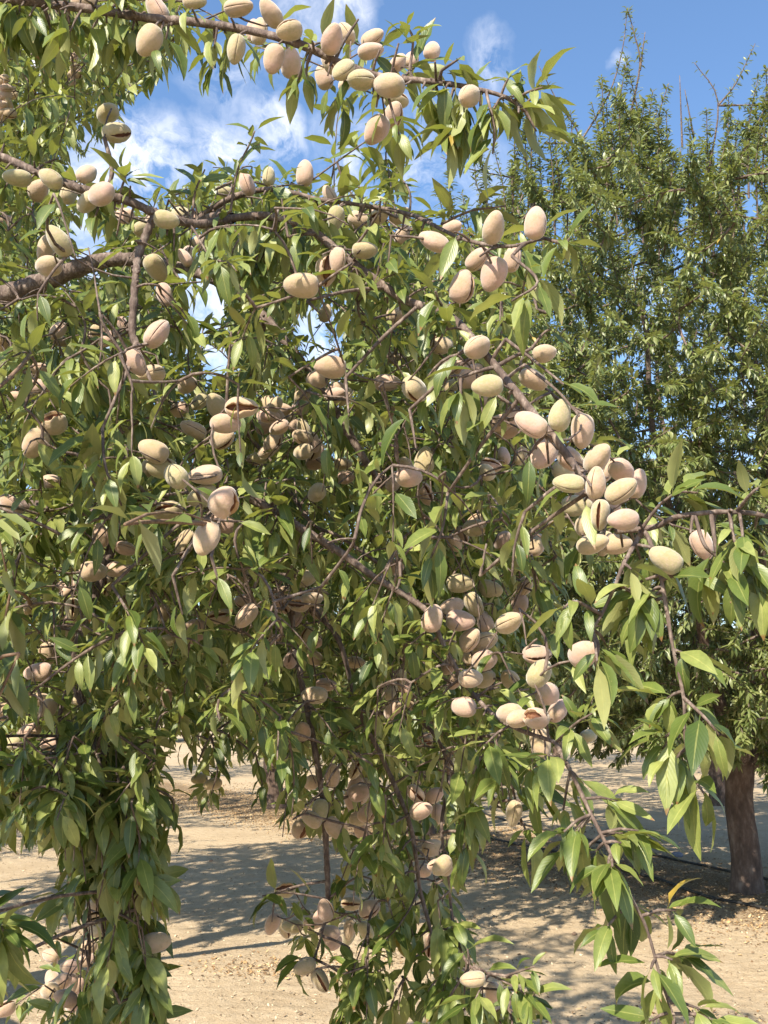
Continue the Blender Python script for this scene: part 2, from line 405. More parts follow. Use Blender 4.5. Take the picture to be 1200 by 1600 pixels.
# hidden limbs
bough([crot, crot + [-.35, -1.5, .6], P(-500, 600, 2.8), P(-190, 470, 2.5), P(-60, 478, 2.08), P(0, 463, 2.0), P(60, 443, 1.98), P(120, 420, 1.95), P(185, 405, 1.95), P(280, 418, 1.95), P(340, 440, 1.9), P(400, 482, 1.9), P(455, 545, 1.85), P(490, 592, 1.85), P(530, 652, 1.8), P(572, 722, 1.8), P(595, 760, 1.85)], .075, .006, False, at=[(1, .05), (2, .03), (4, .022), (7, .017), (10, .0095)])
bough([crot, crot + [-.5, -1.4, .7], P(-700, 500, 2.6), P(-260, -60, 2.2), P(-120, -30, 1.6), P(0, -5, 1.42), P(60, 4, 1.4), P(140, 14, 1.38), P(230, 28, 1.36), P(300, 34, 1.34), P(400, 50, 1.32), P(470, 70, 1.3), P(540, 102, 1.3), P(600, 121, 1.3), P(660, 126, 1.28), P(730, 136, 1.26), P(790, 152, 1.24), P(822, 175, 1.24)], .06, .002, False, at=[(1, .035), (2, .018), (4, .0065), (8, .0055), (13, .0048)])
bough([P(-260, 330, 2.3), P(-120, 240, 1.75), P(-40, 236, 1.5), P(10, 248, 1.48), P(60, 270, 1.45), P(130, 296, 1.42), P(200, 314, 1.42), P(250, 336, 1.42), P(310, 350, 1.45), P(370, 340, 1.5), P(420, 338, 1.5), P(475, 352, 1.45), P(530, 394, 1.42), P(590, 440, 1.4), P(640, 472, 1.36), P(700, 492, 1.3), P(760, 555, 1.22), P(820, 630, 1.16), P(870, 690, 1.13), P(925, 765, 1.12), P(975, 828, 1.1)], .02, .0038, at=[(3, .0060), (11, .0062), (14, .0058)])
bough([P(300, 352, 1.6), P(350, 315, 1.58), P(407, 297, 1.56), P(450, 300, 1.55), P(500, 312, 1.53), P(560, 320, 1.5), P(640, 335, 1.45), P(720, 372, 1.3), P(790, 385, 1.2), P(850, 372, 1.15)], .0085, .002)
bough([P(217, 398, 1.4), P(212, 430, 1.38), P(209, 475, 1.36), P(207, 520, 1.35), P(216, 546, 1.34)], .0058, .0048, True, .45)
bough([crot, crot + [-.2, -1.4, .35], P(-360, 720, 2.9), P(-160, 770, 2.3), P(-40, 780, 1.9), P(40, 788, 1.85), P(110, 795, 1.8), P(190, 806, 1.75), P(280, 790, 1.6), P(340, 768, 1.45), P(380, 775, 1.45), P(430, 800, 1.45), P(480, 832, 1.45), P(530, 862, 1.45), P(578, 897, 1.45), P(640, 935, 1.45), P(672, 962, 1.42), P(700, 1022, 1.4), P(740, 1085, 1.38), P(790, 1130, 1.3), P(868, 1160, 1.2)], .055, .0025, False, at=[(1, .035), (2, .02), (4, .010), (7, .0085), (13, .0055)])
bough([P(380, 660, 2.1), P(430, 730, 2.1), P(485, 815, 2.0), P(530, 838, 1.95), P(590, 880, 1.95)], .007, .003)
bough([P(300, 830, 1.9), P(400, 860, 1.85), P(455, 910, 1.8), P(492, 955, 1.8), P(530, 1002, 1.78), P(560, 1108, 1.75), P(600, 1190, 1.72), P(638, 1280, 1.7), P(650, 1340, 1.7), P(656, 1388, 1.7), P(672, 1450, 1.68), P(690, 1520, 1.66), P(700, 1600, 1.65)], .0075, .0028)
bough([P(455, 960, 1.85), P(470, 1060, 1.82), P(482, 1115, 1.8), P(497, 1200, 1.76), P(506, 1262, 1.75), P(510, 1330, 1.74), P(513, 1405, 1.74)], .0065, .005)
bough([P(965, 830, 1.1), P(1020, 824, 1.08), P(1050, 810, 1.06), P(1085, 803, 1.04), P(1140, 800, 1.03), P(1200, 808, 1.02), P(1290, 850, 1.0)], .0038, .0022)
bough([P(1000, 835, 1.08), P(975, 880, 1.06), P(960, 918, 1.06), P(940, 960, 1.05), P(925, 985, 1.05)], .0034, .0015)
bough([P(1010, 835, 1.07), P(1030, 890, 1.05), P(1042, 955, 1.04), P(1052, 1015, 1.03), P(1068, 1090, 1.02), P(1070, 1150, 1.02), P(1080, 1210, 1.02)], .003, .0015)
bough([P(868, 1160, 1.2), P(895, 1212, 1.14), P(925, 1275, 1.1), P(955, 1335, 1.08), P(985, 1400, 1.06), P(1010, 1450, 1.05), P(1030, 1520, 1.04), P(1052, 1590, 1.03), P(1075, 1660, 1.02)], .0028, .0013)
bough([P(190, 806, 1.75), P(160, 900, 1.7), P(128, 985, 1.65), P(112, 1050, 1.62), P(150, 1150, 1.6), P(205, 1250, 1.55), P(212, 1340, 1.52), P(214, 1420, 1.5), P(216, 1500, 1.5), P(220, 1590, 1.5)], .009, .0025)
bough([P(110, 1060, 1.65), P(90, 1150, 1.62), P(110, 1300, 1.6), P(112, 1390, 1.6), P(140, 1480, 1.58), P(120, 1600, 1.58)], .005, .002)
bough([P(120, 1060, 1.62), P(150, 1180, 1.56), P(158, 1300, 1.54), P(150, 1380, 1.54), P(165, 1480, 1.54), P(175, 1600, 1.54)], .004, .002)
bough([P(162, 305, 1.42), P(175, 268, 1.42), P(163, 215, 1.42)], .0042, .0028)                 # short spur to twin fruit
bough([P(560, 1110, 1.75), P(660, 1130, 1.7), P(700, 1200, 1.66), P(690, 1290, 1.6), P(700, 1370, 1.6), P(710, 1450, 1.6), P(735, 1510, 1.5), P(790, 1525, 1.45)], .004, .002)
bough([P(513, 1405, 1.74), P(500, 1470, 1.72), P(480, 1525, 1.7)], .0028, .0018)
bough([P(430, 1050, 1.9), P(380, 1110, 1.9), P(330, 1150, 1.85), P(310, 1190, 1.85)], .003, .0018)
bough([P(700, 1180, 1.6), P(760, 1150, 1.45), P(790, 1190, 1.4), P(803, 1240, 1.4), P(815, 1290, 1.4)], .003, .0015)
# scaffold limbs inside the crown (mostly hidden)
bough([crot, crot + [-.7, .3, 1.2], crot + [-1.2, .8, 2.8], crot + [-1.4, 1.0, 4.2]], .085, .02, False)
bough([crot, crot + [.5, .5, 1.4], crot + [.9, .9, 2.6], crot + [1.1, 1.0, 3.6]], .08, .02, False)
bough([crot, crot + [.7, -.1, 1.1], crot + [1.2, 0, 1.9], crot + [2.0, .5, 2.2], crot + [2.6, .9, 1.9]], .07, .015, False)
bough([crot, crot + [-.1, -.5, 1.5], crot + [-.1, -.8, 3.0], crot + [.2, -.8, 4.2]], .08, .02, False)
bough_objs = []; bleaf = []; btwig = []
for bi, (pts, r0, r1, join, knob, at) in enumerate(B):
    npt = len(pts)
    if join:
        d = np.linalg.norm(sk.p - pts[0], axis=1); j = int(d.argmin())
        if d[j] > 1e-3:
            q = sk.p[j]; mid = (q + pts[0]) / 2 + np.array([0, 0, .06 * d[j]])
            pts = np.vstack([q, mid, pts]) if d[j] > .05 else np.vstack([q, pts])
        par = j
    else: par = -1
    sp_ = smooth_line(pts, 8)
    tt = np.linspace(0, 1, len(sp_)); rad = r0 * (r1 / r0) ** (tt ** .8)
    if at:
        ex_ = len(pts) - npt; xs = [0] + [(a_ + ex_) / (len(pts) - 1) for a_, _ in at] + [1]; rad = np.exp(np.interp(tt, xs, np.log([r0] + [b_ for _, b_ in at] + [r1])))
    tb = Tubes(); tb.add(sp_, rad, 12 if r0 > .01 else 9, knob)
    for k in range(0, len(sp_) - 2, 3):                                            # spur scars
        if rng.random() < .5:
            o_ = nrmz(rng.normal(0, 1, 3)); tb.add(np.array([sp_[k], sp_[k] + o_ * rad[k] * 1.7]), [rad[k] * .6, rad[k] * .4], 6)
    bleaf.append(Leaves()); btwig.append(tb)
    sk.add_line(sp_, bi, par)
NB = len(B)

# ------------------------------------------------ fruit catalogue  (x, y, length px, width px, long-axis angle deg, type, roll deg)
# type 0 whole hull, 1 hairline split, 2 open split, 3 gaping
FR = """246 17 50 33 -60 1 20;233 62 50 36 60 0 0;130 3 38 28 0 0 0;303 2 35 26 0 0 0;372 12 42 33 0 0 0;397 50 36 26 90 0 0;369 76 45 28 80 1 0;168 178 33 32 10 0 0;182 207 38 34 30 0 0
116 90 15 12 60 0 0;118 106 15 13 20 0 0;112 118 15 13 50 0 0;122 116 14 13 10 0 0;113 128 16 13 70 0 0;5 125 20 16 20 0 0;10 138 19 16 20 0 0;8 150 19 16 40 0 0;20 148 17 14 0 0 0;3 165 19 16 0 0 0;12 165 19 16 90 0 0;15 177 20 16 0 0 0;2 180 19 16 30 0 0
80 280 38 28 -30 1 60;60 298 34 30 30 0 0;28 278 36 30 0 0 0;158 303 43 36 0 0 0;135 272 32 27 60 0 0;108 303 32 27 70 0 0;137 316 36 32 20 2 180;259 343 38 28 -10 0 0;282 335 30 24 0 0 0;10 345 21 18 0 0 0;93 378 48 37 -55 0 0;72 388 42 31 70 0 0;386 288 37 27 -70 1 0;352 300 27 19 0 0 0;243 418 38 32 -60 1 60
424 22 40 33 -50 0 0;453 48 38 30 20 2 70;428 91 45 32 80 0 0;455 100 38 32 90 0 0;519 63 40 33 70 0 0;541 52 35 28 -60 0 0;516 98 38 28 -60 2 0;506 122 37 27 -70 0 0;536 110 38 32 60 0 0;540 130 28 22 60 0 0;564 125 39 36 20 0 0;608 133 46 38 -20 3 200;618 157 38 26 -10 0 0;614 180 33 29 60 2 60;589 202 48 35 55 1 100;581 60 34 27 20 1 30;578 80 40 26 10 0 0;675 80 32 26 70 0 0;643 93 28 22 70 0 0;622 98 32 26 60 0 0;733 151 36 33 40 1 80;405 50 40 24 85 0 0;476 272 40 28 90 0 0;420 277 30 23 85 0 0;515 305 30 22 -60 0 0;525 340 38 23 80 0 0;592 338 29 26 20 0 0;625 337 31 26 20 0 0;569 391 38 28 0 0 0;679 378 48 30 -25 0 0;771 357 44 37 80 0 0;706 355 27 23 0 0 0;836 350 50 35 85 0 0
510 422 46 34 85 3 5;527 406 40 26 85 0 0;472 446 54 33 -5 0 0;616 492 28 25 10 0 0;508 490 27 20 80 0 0;721 449 52 33 75 0 0;771 427 54 33 70 0 0;745 405 38 30 40 0 0;800 405 42 30 80 1 40;517 573 50 35 -5 1 70;495 593 33 29 0 0 0;604 598 40 28 0 0 0;648 608 40 37 -30 2 -40;616 559 28 22 0 0 0;745 543 40 36 20 1 60;690 540 34 28 20 0 0;735 588 45 32 40 0 0;763 603 48 28 5 1 100;706 603 26 20 20 0 0;725 575 36 28 0 0 0;752 628 28 22 0 0 0;784 662 36 30 0 0 0
413 667 28 23 20 0 0;420 650 30 25 0 0 0;436 668 30 26 20 0 0;418 705 28 24 20 0 0;440 640 28 22 0 0 0;465 665 28 22 20 0 0;475 672 34 22 -70 1 0;489 692 30 23 90 0 0;492 724 30 20 0 0 0;497 708 26 20 70 0 0;535 725 26 20 0 0 0;540 746 26 22 0 0 0;495 770 30 28 30 0 0;405 715 24 20 0 0 0;470 637 28 22 20 0 0;472 619 26 20 20 0 0;398 718 22 20 0 0 0;450 655 25 20 60 0 0;616 752 33 27 60 0 0;639 745 39 35 -10 1 60;663 722 43 32 80 0 0;593 750 24 20 0 0 0
245 522 45 37 60 0 0;210 565 45 33 -55 1 50;235 586 37 35 20 1 20;257 460 36 28 -70 0 0;83 664 38 34 20 3 60;55 692 48 33 60 2 100;76 416 42 35 0 0 0;3 535 26 22 60 0 0;90 517 30 25 60 1 0;94 533 24 20 0 0 0;192 507 28 20 -60 1 0;148 528 25 20 0 0 0;62 577 28 22 0 0 0;25 620 26 20 0 0 0;241 705 48 33 -30 0 0;254 732 42 34 -10 1 90;275 745 42 39 -20 1 50;322 742 52 33 5 1 0;317 775 42 37 20 0 0;348 783 48 42 40 3 80;262 800 48 34 10 2 30;234 730 30 26 60 0 0;340 635 38 30 -60 0 0;376 637 48 36 0 3 0;352 662 40 36 0 0 0;347 684 38 33 10 0 0;303 672 38 30 -30 0 0;322 840 50 42 80 0 0;290 848 44 32 60 0 0;350 820 36 28 0 0 0;79 752 30 26 0 0 0;18 790 38 30 -50 0 0
157 838 38 26 -80 1 40;196 857 34 22 -15 1 20;145 893 35 32 0 0 0;184 889 38 28 5 0 0;165 915 32 19 85 2 0;343 963 38 25 10 2 10;385 962 36 33 50 0 0;75 1020 33 25 -80 0 0;60 1050 42 25 5 0 0;62 1092 30 22 0 0 0;75 1108 35 25 60 0 0;47 1142 35 26 15 1 0;20 1160 27 23 0 0 0;80 1162 32 22 10 2 180;5 1112 30 25 60 0 0;303 996 26 23 0 0 0;255 958 30 20 85 0 0;110 992 26 22 0 0 0;100 975 24 20 60 0 0;122 1093 21 19 0 0 0;260 1090 28 21 85 0 0;380 900 25 20 80 0 0;112 965 24 20 50 0 0;265 1000 28 22 0 0 0
475 904 34 27 0 1 60;439 943 32 27 -60 2 0;468 944 32 25 0 3 0;487 936 30 26 0 0 0;462 967 28 22 60 0 0;440 925 28 22 0 0 0;493 1002 24 19 50 0 0;455 1030 26 24 60 0 0;492 1086 38 30 0 0 0;509 1070 32 23 -5 1 0;473 1143 30 25 90 0 0;625 1058 33 23 90 0 0;606 1079 30 20 0 0 0;611 1101 28 22 60 0 0;638 1094 28 22 -60 0 0;667 1155 26 20 -10 3 -30;700 1190 24 18 90 0 0;555 1035 28 22 0 0 0;620 885 28 24 60 0 0;675 967 40 32 70 2 90;705 950 38 31 20 0 0;718 912 42 30 0 0 0;740 944 40 30 -60 1 30;718 970 45 30 0 0 0;758 973 34 30 -70 1 0;795 973 40 37 40 0 0;733 1000 38 32 50 0 0;755 1003 44 28 20 0 0;757 1032 38 32 0 1 70;740 1025 34 28 0 0 0;735 1060 36 29 0 0 0;757 1060 34 30 0 0 0;797 1062 34 30 -60 1 40;725 1105 36 30 0 0 0;765 920 38 18 -10 0 0;742 825 34 30 0 0 0;785 845 30 26 60 0 0;700 1042 26 22 60 0 0;710 1065 27 23 60 0 0;797 1115 38 35 20 0 0
918 818 40 35 50 0 0;938 803 46 34 85 2 -10;975 812 46 35 0 0 0;925 850 44 37 20 0 0;944 848 38 28 80 0 0;963 850 46 32 5 0 0;1041 875 50 38 -35 1 90;1097 850 48 28 -65 0 0;912 1022 45 42 50 0 0;838 1022 42 32 0 0 0;843 1052 43 40 40 0 0;855 1085 40 35 -30 0 0;872 1110 36 32 40 1 180;838 1123 36 33 10 3 20;845 1160 41 33 -80 0 0;810 1123 36 32 0 0 0;920 1150 26 23 0 0 0;838 852 34 27 60 0 0;820 915 30 26 60 0 0;812 945 33 26 80 0 0
802 650 38 32 30 0 0;790 672 36 30 0 0 0;831 663 50 38 -30 1 -50;875 650 48 37 75 0 0;910 672 52 38 85 0 0;850 707 50 40 60 0 0;891 717 44 36 -30 0 0;933 717 45 41 60 0 0;890 755 48 32 -5 1 -30;931 756 50 33 85 1 -20;971 735 42 36 -40 0 0;969 767 48 38 35 1 30;995 757 46 30 75 0 0;900 790 46 34 0 0 0;832 593 46 29 -30 0 0;850 552 36 28 10 0 0;880 735 36 30 0 0 0;915 775 36 30 50 0 0;955 790 38 32 60 0 0;945 735 40 34 60 0 0
145 1425 33 25 80 0 0;152 1452 29 25 0 0 0;137 1480 26 22 0 1 60;112 1510 33 24 0 0 0;80 1493 27 22 0 0 0;78 1548 32 27 40 0 0;243 1473 40 32 0 1 85;135 1500 24 20 0 0 0;8 1577 27 24 0 0 0;333 1225 24 21 0 2 180;312 1217 22 19 0 0 0;120 1540 27 22 60 0 0;112 1570 26 22 60 0 0
500 1267 34 27 85 0 0;487 1280 32 25 -30 0 0;468 1295 31 25 70 3 40;521 1293 35 25 -60 0 0;555 1227 28 22 50 0 0;557 1249 30 22 0 1 0;556 1202 27 22 60 2 0;572 1270 30 23 50 3 60;560 1280 28 22 0 0 0;649 1240 31 25 -50 2 0;657 1267 34 26 20 0 0;676 1325 33 27 -10 0 0;660 1360 25 21 0 0 0;692 1355 33 28 -60 0 0;446 1391 29 23 -10 3 20;577 1420 33 27 30 2 -50;508 1423 34 22 -80 0 0;572 1455 33 20 -60 0 0;520 1472 26 23 0 0 0;477 1510 35 20 20 1 60;500 1531 38 22 -60 2 0;545 1465 26 20 70 0 0;740 1530 37 28 5 1 0;675 1475 38 22 80 0 0;803 1270 40 28 80 1 0;770 1552 35 19 80 0 0;490 1440 28 23 0 0 0;565 1300 28 21 -60 0 0"""
fruits = []
for ln in FR.replace('\n', ';').split(';'):
    q = ln.split()
    if len(q) == 7: fruits.append([float(v) for v in q])

for i_, f_ in enumerate(fruits):
    if f_[5] == 0 and rng.random() < .38: f_[5] = 1 if rng.random() < .7 else 2; f_[6] = rng.uniform(-85, 85)
for cx_, cy_ in ((430, 690), (470, 705), (120, 950), (60, 960), (350, 955), (560, 1240), (480, 950), (645, 765), (300, 640), (742, 830), (692, 1350), (110, 1540), (330, 800), (590, 352), (300, 392), (450, 1000), (180, 520), (40, 600), (500, 1212), (622, 1090), (480, 1440), (560, 1440), (400, 640), (220, 350), (660, 1260), (530, 620), (780, 730)):
    for _ in range(int(rng.integers(2, 5))):
        w_ = rng.uniform(21, 27); fruits.append([cx_ + rng.normal(0, 20), cy_ + rng.normal(0, 17), w_ * rng.uniform(1.1, 1.38), w_, rng.uniform(0, 180), float(rng.choice([0, 0, 1, 1, 2])), rng.uniform(-80, 80)])
LZ, WX, TY = .0225, .0166, .0138
def hull_mesh(kind, seed):
    r_ = np.random.default_rng(seed); nt = 20; V = []; Fc = []; MI = []
    w0 = {0: 0, 1: 0.035, 2: .22, 3: .42}[kind]
    ts = np.linspace(0, 1, nt + 1)
    lop = r_.uniform(-.07, .07); bx = r_.uniform(-.06, .1)
    outer = [0, .05, .11, .2, .34, .55, .85, 1.2, 1.6, 2.05, 2.5, 2.85, 3.14159]
    ph = outer + [2 * math.pi - a for a in outer[-2::-1]]           # 0 .. 2pi (seam opened)
    def prof(t): return (math.sin(math.pi * t) ** .78) * (1.06 - .30 * (t - .4)) if 0 < t < 1 else 0
    rows = []
    for t in ts:
        z = -math.cos(math.pi * t); pr = prof(t)
        zz = z * LZ * (1 + (.05 if z > 0 else 0)) + (.0022 * max(0, z) ** 8)
        ww = w0 * max(0, math.sin(math.pi * min(1, max(0, (t - .1) / .9)))) ** .6 if kind else 0
        if kind >= 2: ww = w0 * max(0, math.sin(math.pi * min(1, max(0, (t - .16) / .86)))) ** .6
        ww *= 1 + r_.uniform(-.28, .28)
        row = []
        for i, a in enumerate(ph):
            da = min(a, 2 * math.pi - a); s = 1 if a <= math.pi else -1
            if i == 0 or i == len(ph) - 1: da = 0
            aa = s * (ww + da * (math.pi - ww) / math.pi)
            g = 1 - (.05 if kind == 0 else .03) * math.exp(-(da / .07) ** 2) - .02 * math.exp(-((math.pi - da) / .12) ** 2)
            if kind >= 2: g *= 1 + (.10 if kind == 2 else .2) * math.exp(-(da / .6) ** 2) * math.sin(math.pi * t)
            x = math.cos(aa) * WX * pr * g; y = math.sin(aa) * TY * pr * g * (1 + (.35 * ww))
            row.append((x + bx * .006 * math.sin(math.pi * t) + lop * z * .01, y, zz))
        if kind:   # lip thickness, then the cavity
            def inn(aa, k): return (math.cos(aa) * WX * pr * k + bx * .006 * math.sin(math.pi * t) + lop * z * .01, math.sin(aa) * TY * pr * k, zz * (.96 if k < .9 else 1))
            dp = .90 if kind == 1 else .86
            row += [inn(-ww * .96, dp * (1.08 if kind > 1 else 1)), inn(-ww * .9, .66 if kind > 1 else .8), inn(0, .60 if kind > 1 else .78), inn(ww * .9, .66 if kind > 1 else .8), inn(ww * .96, dp * (1.08 if kind > 1 else 1)), row[0]]
        rows.append(row)
    nc = len(rows[0])
    for row in rows: V += row
    no = len(ph)
    for i in range(nt):
        for j in range(nc - 1):
            a = i * nc + j; Fc.append([a, a + 1, a + nc + 1, a + nc])
            MI.append(0 if j < no - 1 else (2 if j in (no - 1, nc - 2) and kind > 1 else 1))
    V = np.array(V); V[:, :] += 0
    nzv = (np.sin(V[:, 0] * 310 + seed) + np.sin(V[:, 1] * 270 + seed * 2) + np.sin(V[:, 2] * 190 + seed)) * .014 + np.sin(V[:, 2] * 480 + V[:, 0] * 300) * .008
    V[:, :2] *= (1 + nzv)[:, None]
    return V, np.array(Fc), MI
def to_mesh(name, V, Fc, MI, mats):
    me = np_mesh(name, V, Fc, mi=MI)
    for m in mats: me.materials.append(m)
    return me
hulls = {k: [hull_mesh(k, 11 * k + s) for s in range(n)] for k, n in ((0, 5), (1, 4), (2, 3), (3, 3))}
hmesh = {k: [to_mesh('almond_hull', *h, [M_hull, M_in, M_lip]) for h in v] for k, v in hulls.items()}
def ell_mesh(name, a, b, c_, m, nu=14, nv=10):
    V = []; Fc = []
    for i in range(nv + 1):
        t_ = math.pi * i / nv
        for j in range(nu):
            f = 2 * math.pi * j / nu; V.append((a * math.sin(t_) * math.cos(f), b * math.sin(t_) * math.sin(f), -c_ * math.cos(t_)))
    for i in range(nv):
        for j in range(nu): Fc.append([i * nu + j, i * nu + (j + 1) % nu, (i + 1) * nu + (j + 1) % nu, (i + 1) * nu + j])
    me = np_mesh(name, np.array(V), np.array(Fc)); me.materials.append(m); return me
shell_me = ell_mesh('shell', WX * .70, TY * .66, LZ * .86, M_shell)

from mathutils import Matrix
skn = sk.p.copy()
recs = []
for (fx, fy, L, W, a, ty, roll) in fruits:
    s_ = max(L / (2 * LZ), W / (2 * WX * .97)); d = F / s_
    d = min(max(d, 1.0), 4.0)
    bx_, by_, bz_ = proj(skn); near = (np.hypot(bx_ - fx, by_ - fy) < L * .75) & (np.abs(bz_ - d) < .35)
    if near.any() and rng.random() < .85:
        d = max(.95, min(d, float(bz_[near].min()) - rng.uniform(.012, .024)))
    c_ = P(fx, fy, d)
    # keep fruit of one cluster interlocked but not deeply overlapping
    for (q, qd, *_r) in recs:
        dv = c_ - q; dist = np.linalg.norm(dv)
        if dist < .026: d += (.026 - dist) * (1 if d >= qd else -1) * 1.1; c_ = P(fx, fy, d)
    real = s_ * d / F
    ratio = min(1.38, max(1.0, L / max(W, 1))); tilt = math.acos(min(1, (ratio - 1) / .36 * .72 + .36))
    tilt *= rng.choice([-1, 1]) * .85
    jx = 1.0 if fy > 1150 or True else 1
    ax = math.cos(R(a)) * RT + math.sin(R(a)) * UP
    nearest = skn[np.linalg.norm(skn - c_, axis=1).argmin()]
    if ax @ (c_ - nearest) < 0: ax = -ax
    ax = ax * math.cos(tilt) + FW * math.sin(tilt)
    cv = nrmz(CAM - c_); cv = nrmz(cv - ax * (cv @ ax)); sv = np.cross(ax, cv)
    if ty == 0: roll = rng.uniform(40, 320)
    # sign conventions: roll 90 turns the seam towards the image's right / top
    if (sv @ (RT + UP * .3)) < 0: sv = -sv
    sx = cv * math.cos(R(roll)) + sv * math.sin(R(roll)); sy = np.cross(ax, sx)
    Mx = Matrix(((sx[0], sy[0], ax[0], c_[0]), (sx[1], sy[1], ax[1], c_[1]), (sx[2], sy[2], ax[2], c_[2]), (0, 0, 0, 1))) 
    real *= .97
    recs.append((c_, d, L * W, Mx, real, int(ty), ax))
order = sorted(range(len(recs)), key=lambda i: -recs[i][2])
rank = {i: k for k, i in enumerate(order)}
VV = []; FF = []; MM = []; vn = 0
for i, (c_, d, ar, Mx, real, ty, ax) in enumerate(recs):
    var = i % len(hmesh[ty])
    if rank[i] < 100:
        o = bpy.data.objects.new('almond', hmesh[ty][var]); C.objects.link(o); o.parent = tree
        Sx = Matrix.Diagonal((real * rng.uniform(.95, 1.03), real * rng.uniform(.95, 1.03), real, 1))
        o.matrix_local = Matrix.Translation(Vector(tuple(-ORG))) @ Mx @ Sx
        if ty >= 2: o['label'] = 'split hull showing the dark inside' if ty == 2 else 'gaping hull with the brown nut inside'
        if ty == 3:
            s = bpy.data.objects.new('shell', shell_me); C.objects.link(s); s.parent = o
    else:
        V, Fc, MI = hulls[ty][var]
        X = np.array(Mx); Vw = (V * real) @ X[:3, :3].T + X[:3, 3]
        VV.append(Vw); FF.append(Fc + vn); MM += list(MI); vn += len(V)
me = to_mesh('almonds', np.vstack(VV), np.vstack(FF), MM, [M_hull, M_in, M_lip]); me.validate()
o = lk(link('almonds', me, tree)); tag(o, 'the smaller almond hulls hanging deeper in the branches', kind='stuff')

FC = [r_[0] for r_ in recs]; FS = [r_[2] > 1150 for r_ in recs]
FV = [(*[float(v) for v in proj(r_[0])[:2]], r_[1], math.sqrt(r_[2]) * .5) for r_ in recs]
for bq, a_, b_, st, rr_ in ((4, 0, 1, 3, 17), (0, .33, .55, 3, 20), (5, .62, .78, 3, 11), (7, .55, .83, 2, 10), (8, .5, 1, 2, 10), (1, .25, .42, 3, 8), (2, .2, .26, 3, 10), (2, .5, .56, 3, 10), (9, .3, .9, 3, 8), (10, .1, .6, 3, 7), (6, .6, 1, 3, 9), (3, .2, .4, 3, 9)):
    ids = [i for i in range(len(skn)) if sk.bi[i] == bq]; ids = ids[int(a_ * len(ids)):int(b_ * len(ids)):st]
    for i in ids: q = proj(skn[i]); FV.append((float(q[0]), float(q[1]), float(q[2]), rr_))
# stalks: from fruit base to the nearest branch, with a few leaves at the spur
stem_t = np.array([r[0] - r[6] * LZ * r[4] * .92 for r in recs])
res = sk.grow(stem_t, sub=3, wob=.12, arch=.0)
for k, pts, bi in res:
    L = np.linalg.norm(pts[-1] - pts[0]); pts2 = pts
    btwig[bi].add(pts2, np.linspace(.0017, .0012, len(pts2)), 6, .2)
    base = pts[0] * .35 + pts[-1] * .65
    if L > .05: leafy(bleaf[bi], pts2, L * 95, .068, .5)
    if rng.random() < .75:
        ax = nrmz(recs[k][6] * .4 + np.array([0, 0, .4]) + FW * .7 + rng.normal(0, .3, 3))
        rosette(bleaf[bi], base + FW * .012, rng.integers(1, 4), ax, .068, .6)

# ------------------------------------------------ leafy growth
M1 = [(-60, 240), (60, 275), (130, 300), (215, 325), (300, 290), (390, 245), (460, 280), (640, 335), (740, 350), (830, 390), (850, 440), (800, 500), (850, 570), (880, 650), (860, 720), (830, 770), (880, 880), (860, 1050), (840, 1140), (760, 1130), (700, 1190), (600, 1180), (520, 1200), (430, 1190), (345, 1150), (320, 1100), (245, 1080), (235, 1250), (-60, 1260)]
HOLES = [(318, 470, 34), (505, 535, 34), (480, 515, 22), (300, 438, 20), (128, 365, 22), (335, 560, 22)]
def ok_holes(x, y, m=0):
    r = np.ones(np.shape(x), bool)
    for hx, hy, hr in HOLES: r &= (x - hx) ** 2 + (y - hy) ** 2 > (hr + m) ** 2
    return r
def sample(poly, n, d0, d1, holes=0):
    xs = [q[0] for q in poly]; ys = [q[1] for q in poly]; out = []
    while len(out) < n:
        x = rng.uniform(min(xs), max(xs), n * 2); y = rng.uniform(min(ys), max(ys), n * 2)
        k = pip(poly, x, y) & ok_holes(x, y, holes)
        for a, b in zip(x[k], y[k]): out.append(P(a, b, rng.uniform(d0, d1)))
    return np.array(out[:n])
def terminal(T_, L, spread=.5, droop=1.0, side=None):
    h = rng.normal(0, spread, 3); h[2] = -droop * rng.uniform(-.5 if droop < 1.4 else .6, 1.2)
    if side is not None: h = h + side
    h = nrmz(h); g = np.array([0, 0, -1.])
    p = [T_]; dcur = h
    for k in range(4): dcur = nrmz(dcur + g * .18 + rng.normal(0, .06, 3)); p.append(p[-1] + dcur * L / 4)
    return np.array(p)
def ok_line(pts, gap=True):
    x, y, d = proj(pts); return bool(np.all(ok_holes(x, y, 6)))
def trim(L, k0):
    for k in range(k0, len(L.L)):
        c_ = L.b[k] + nrmz(L.d[k]) * (L.L[k] * .6)[:, None] + np.array([0, 0, -.15]) * L.L[k][:, None]
        x, y, z = proj(c_); x0, y0, z0 = proj(L.b[k]); off = (x < -15) | (y < -15) | (z < 0)
        ok = off | (in_allow(x, y) & in_allow(x0, y0))
        for nm in ('b', 'd', 'n', 'L', 'W', 'c', 'r'): getattr(L, nm)[k] = getattr(L, nm)[k][ok]
def in_ok(pts):
    x, y, z = proj(pts); return bool(np.all((x < -15) | (y < -15) | (z < 0) | in_allow(x, y)))
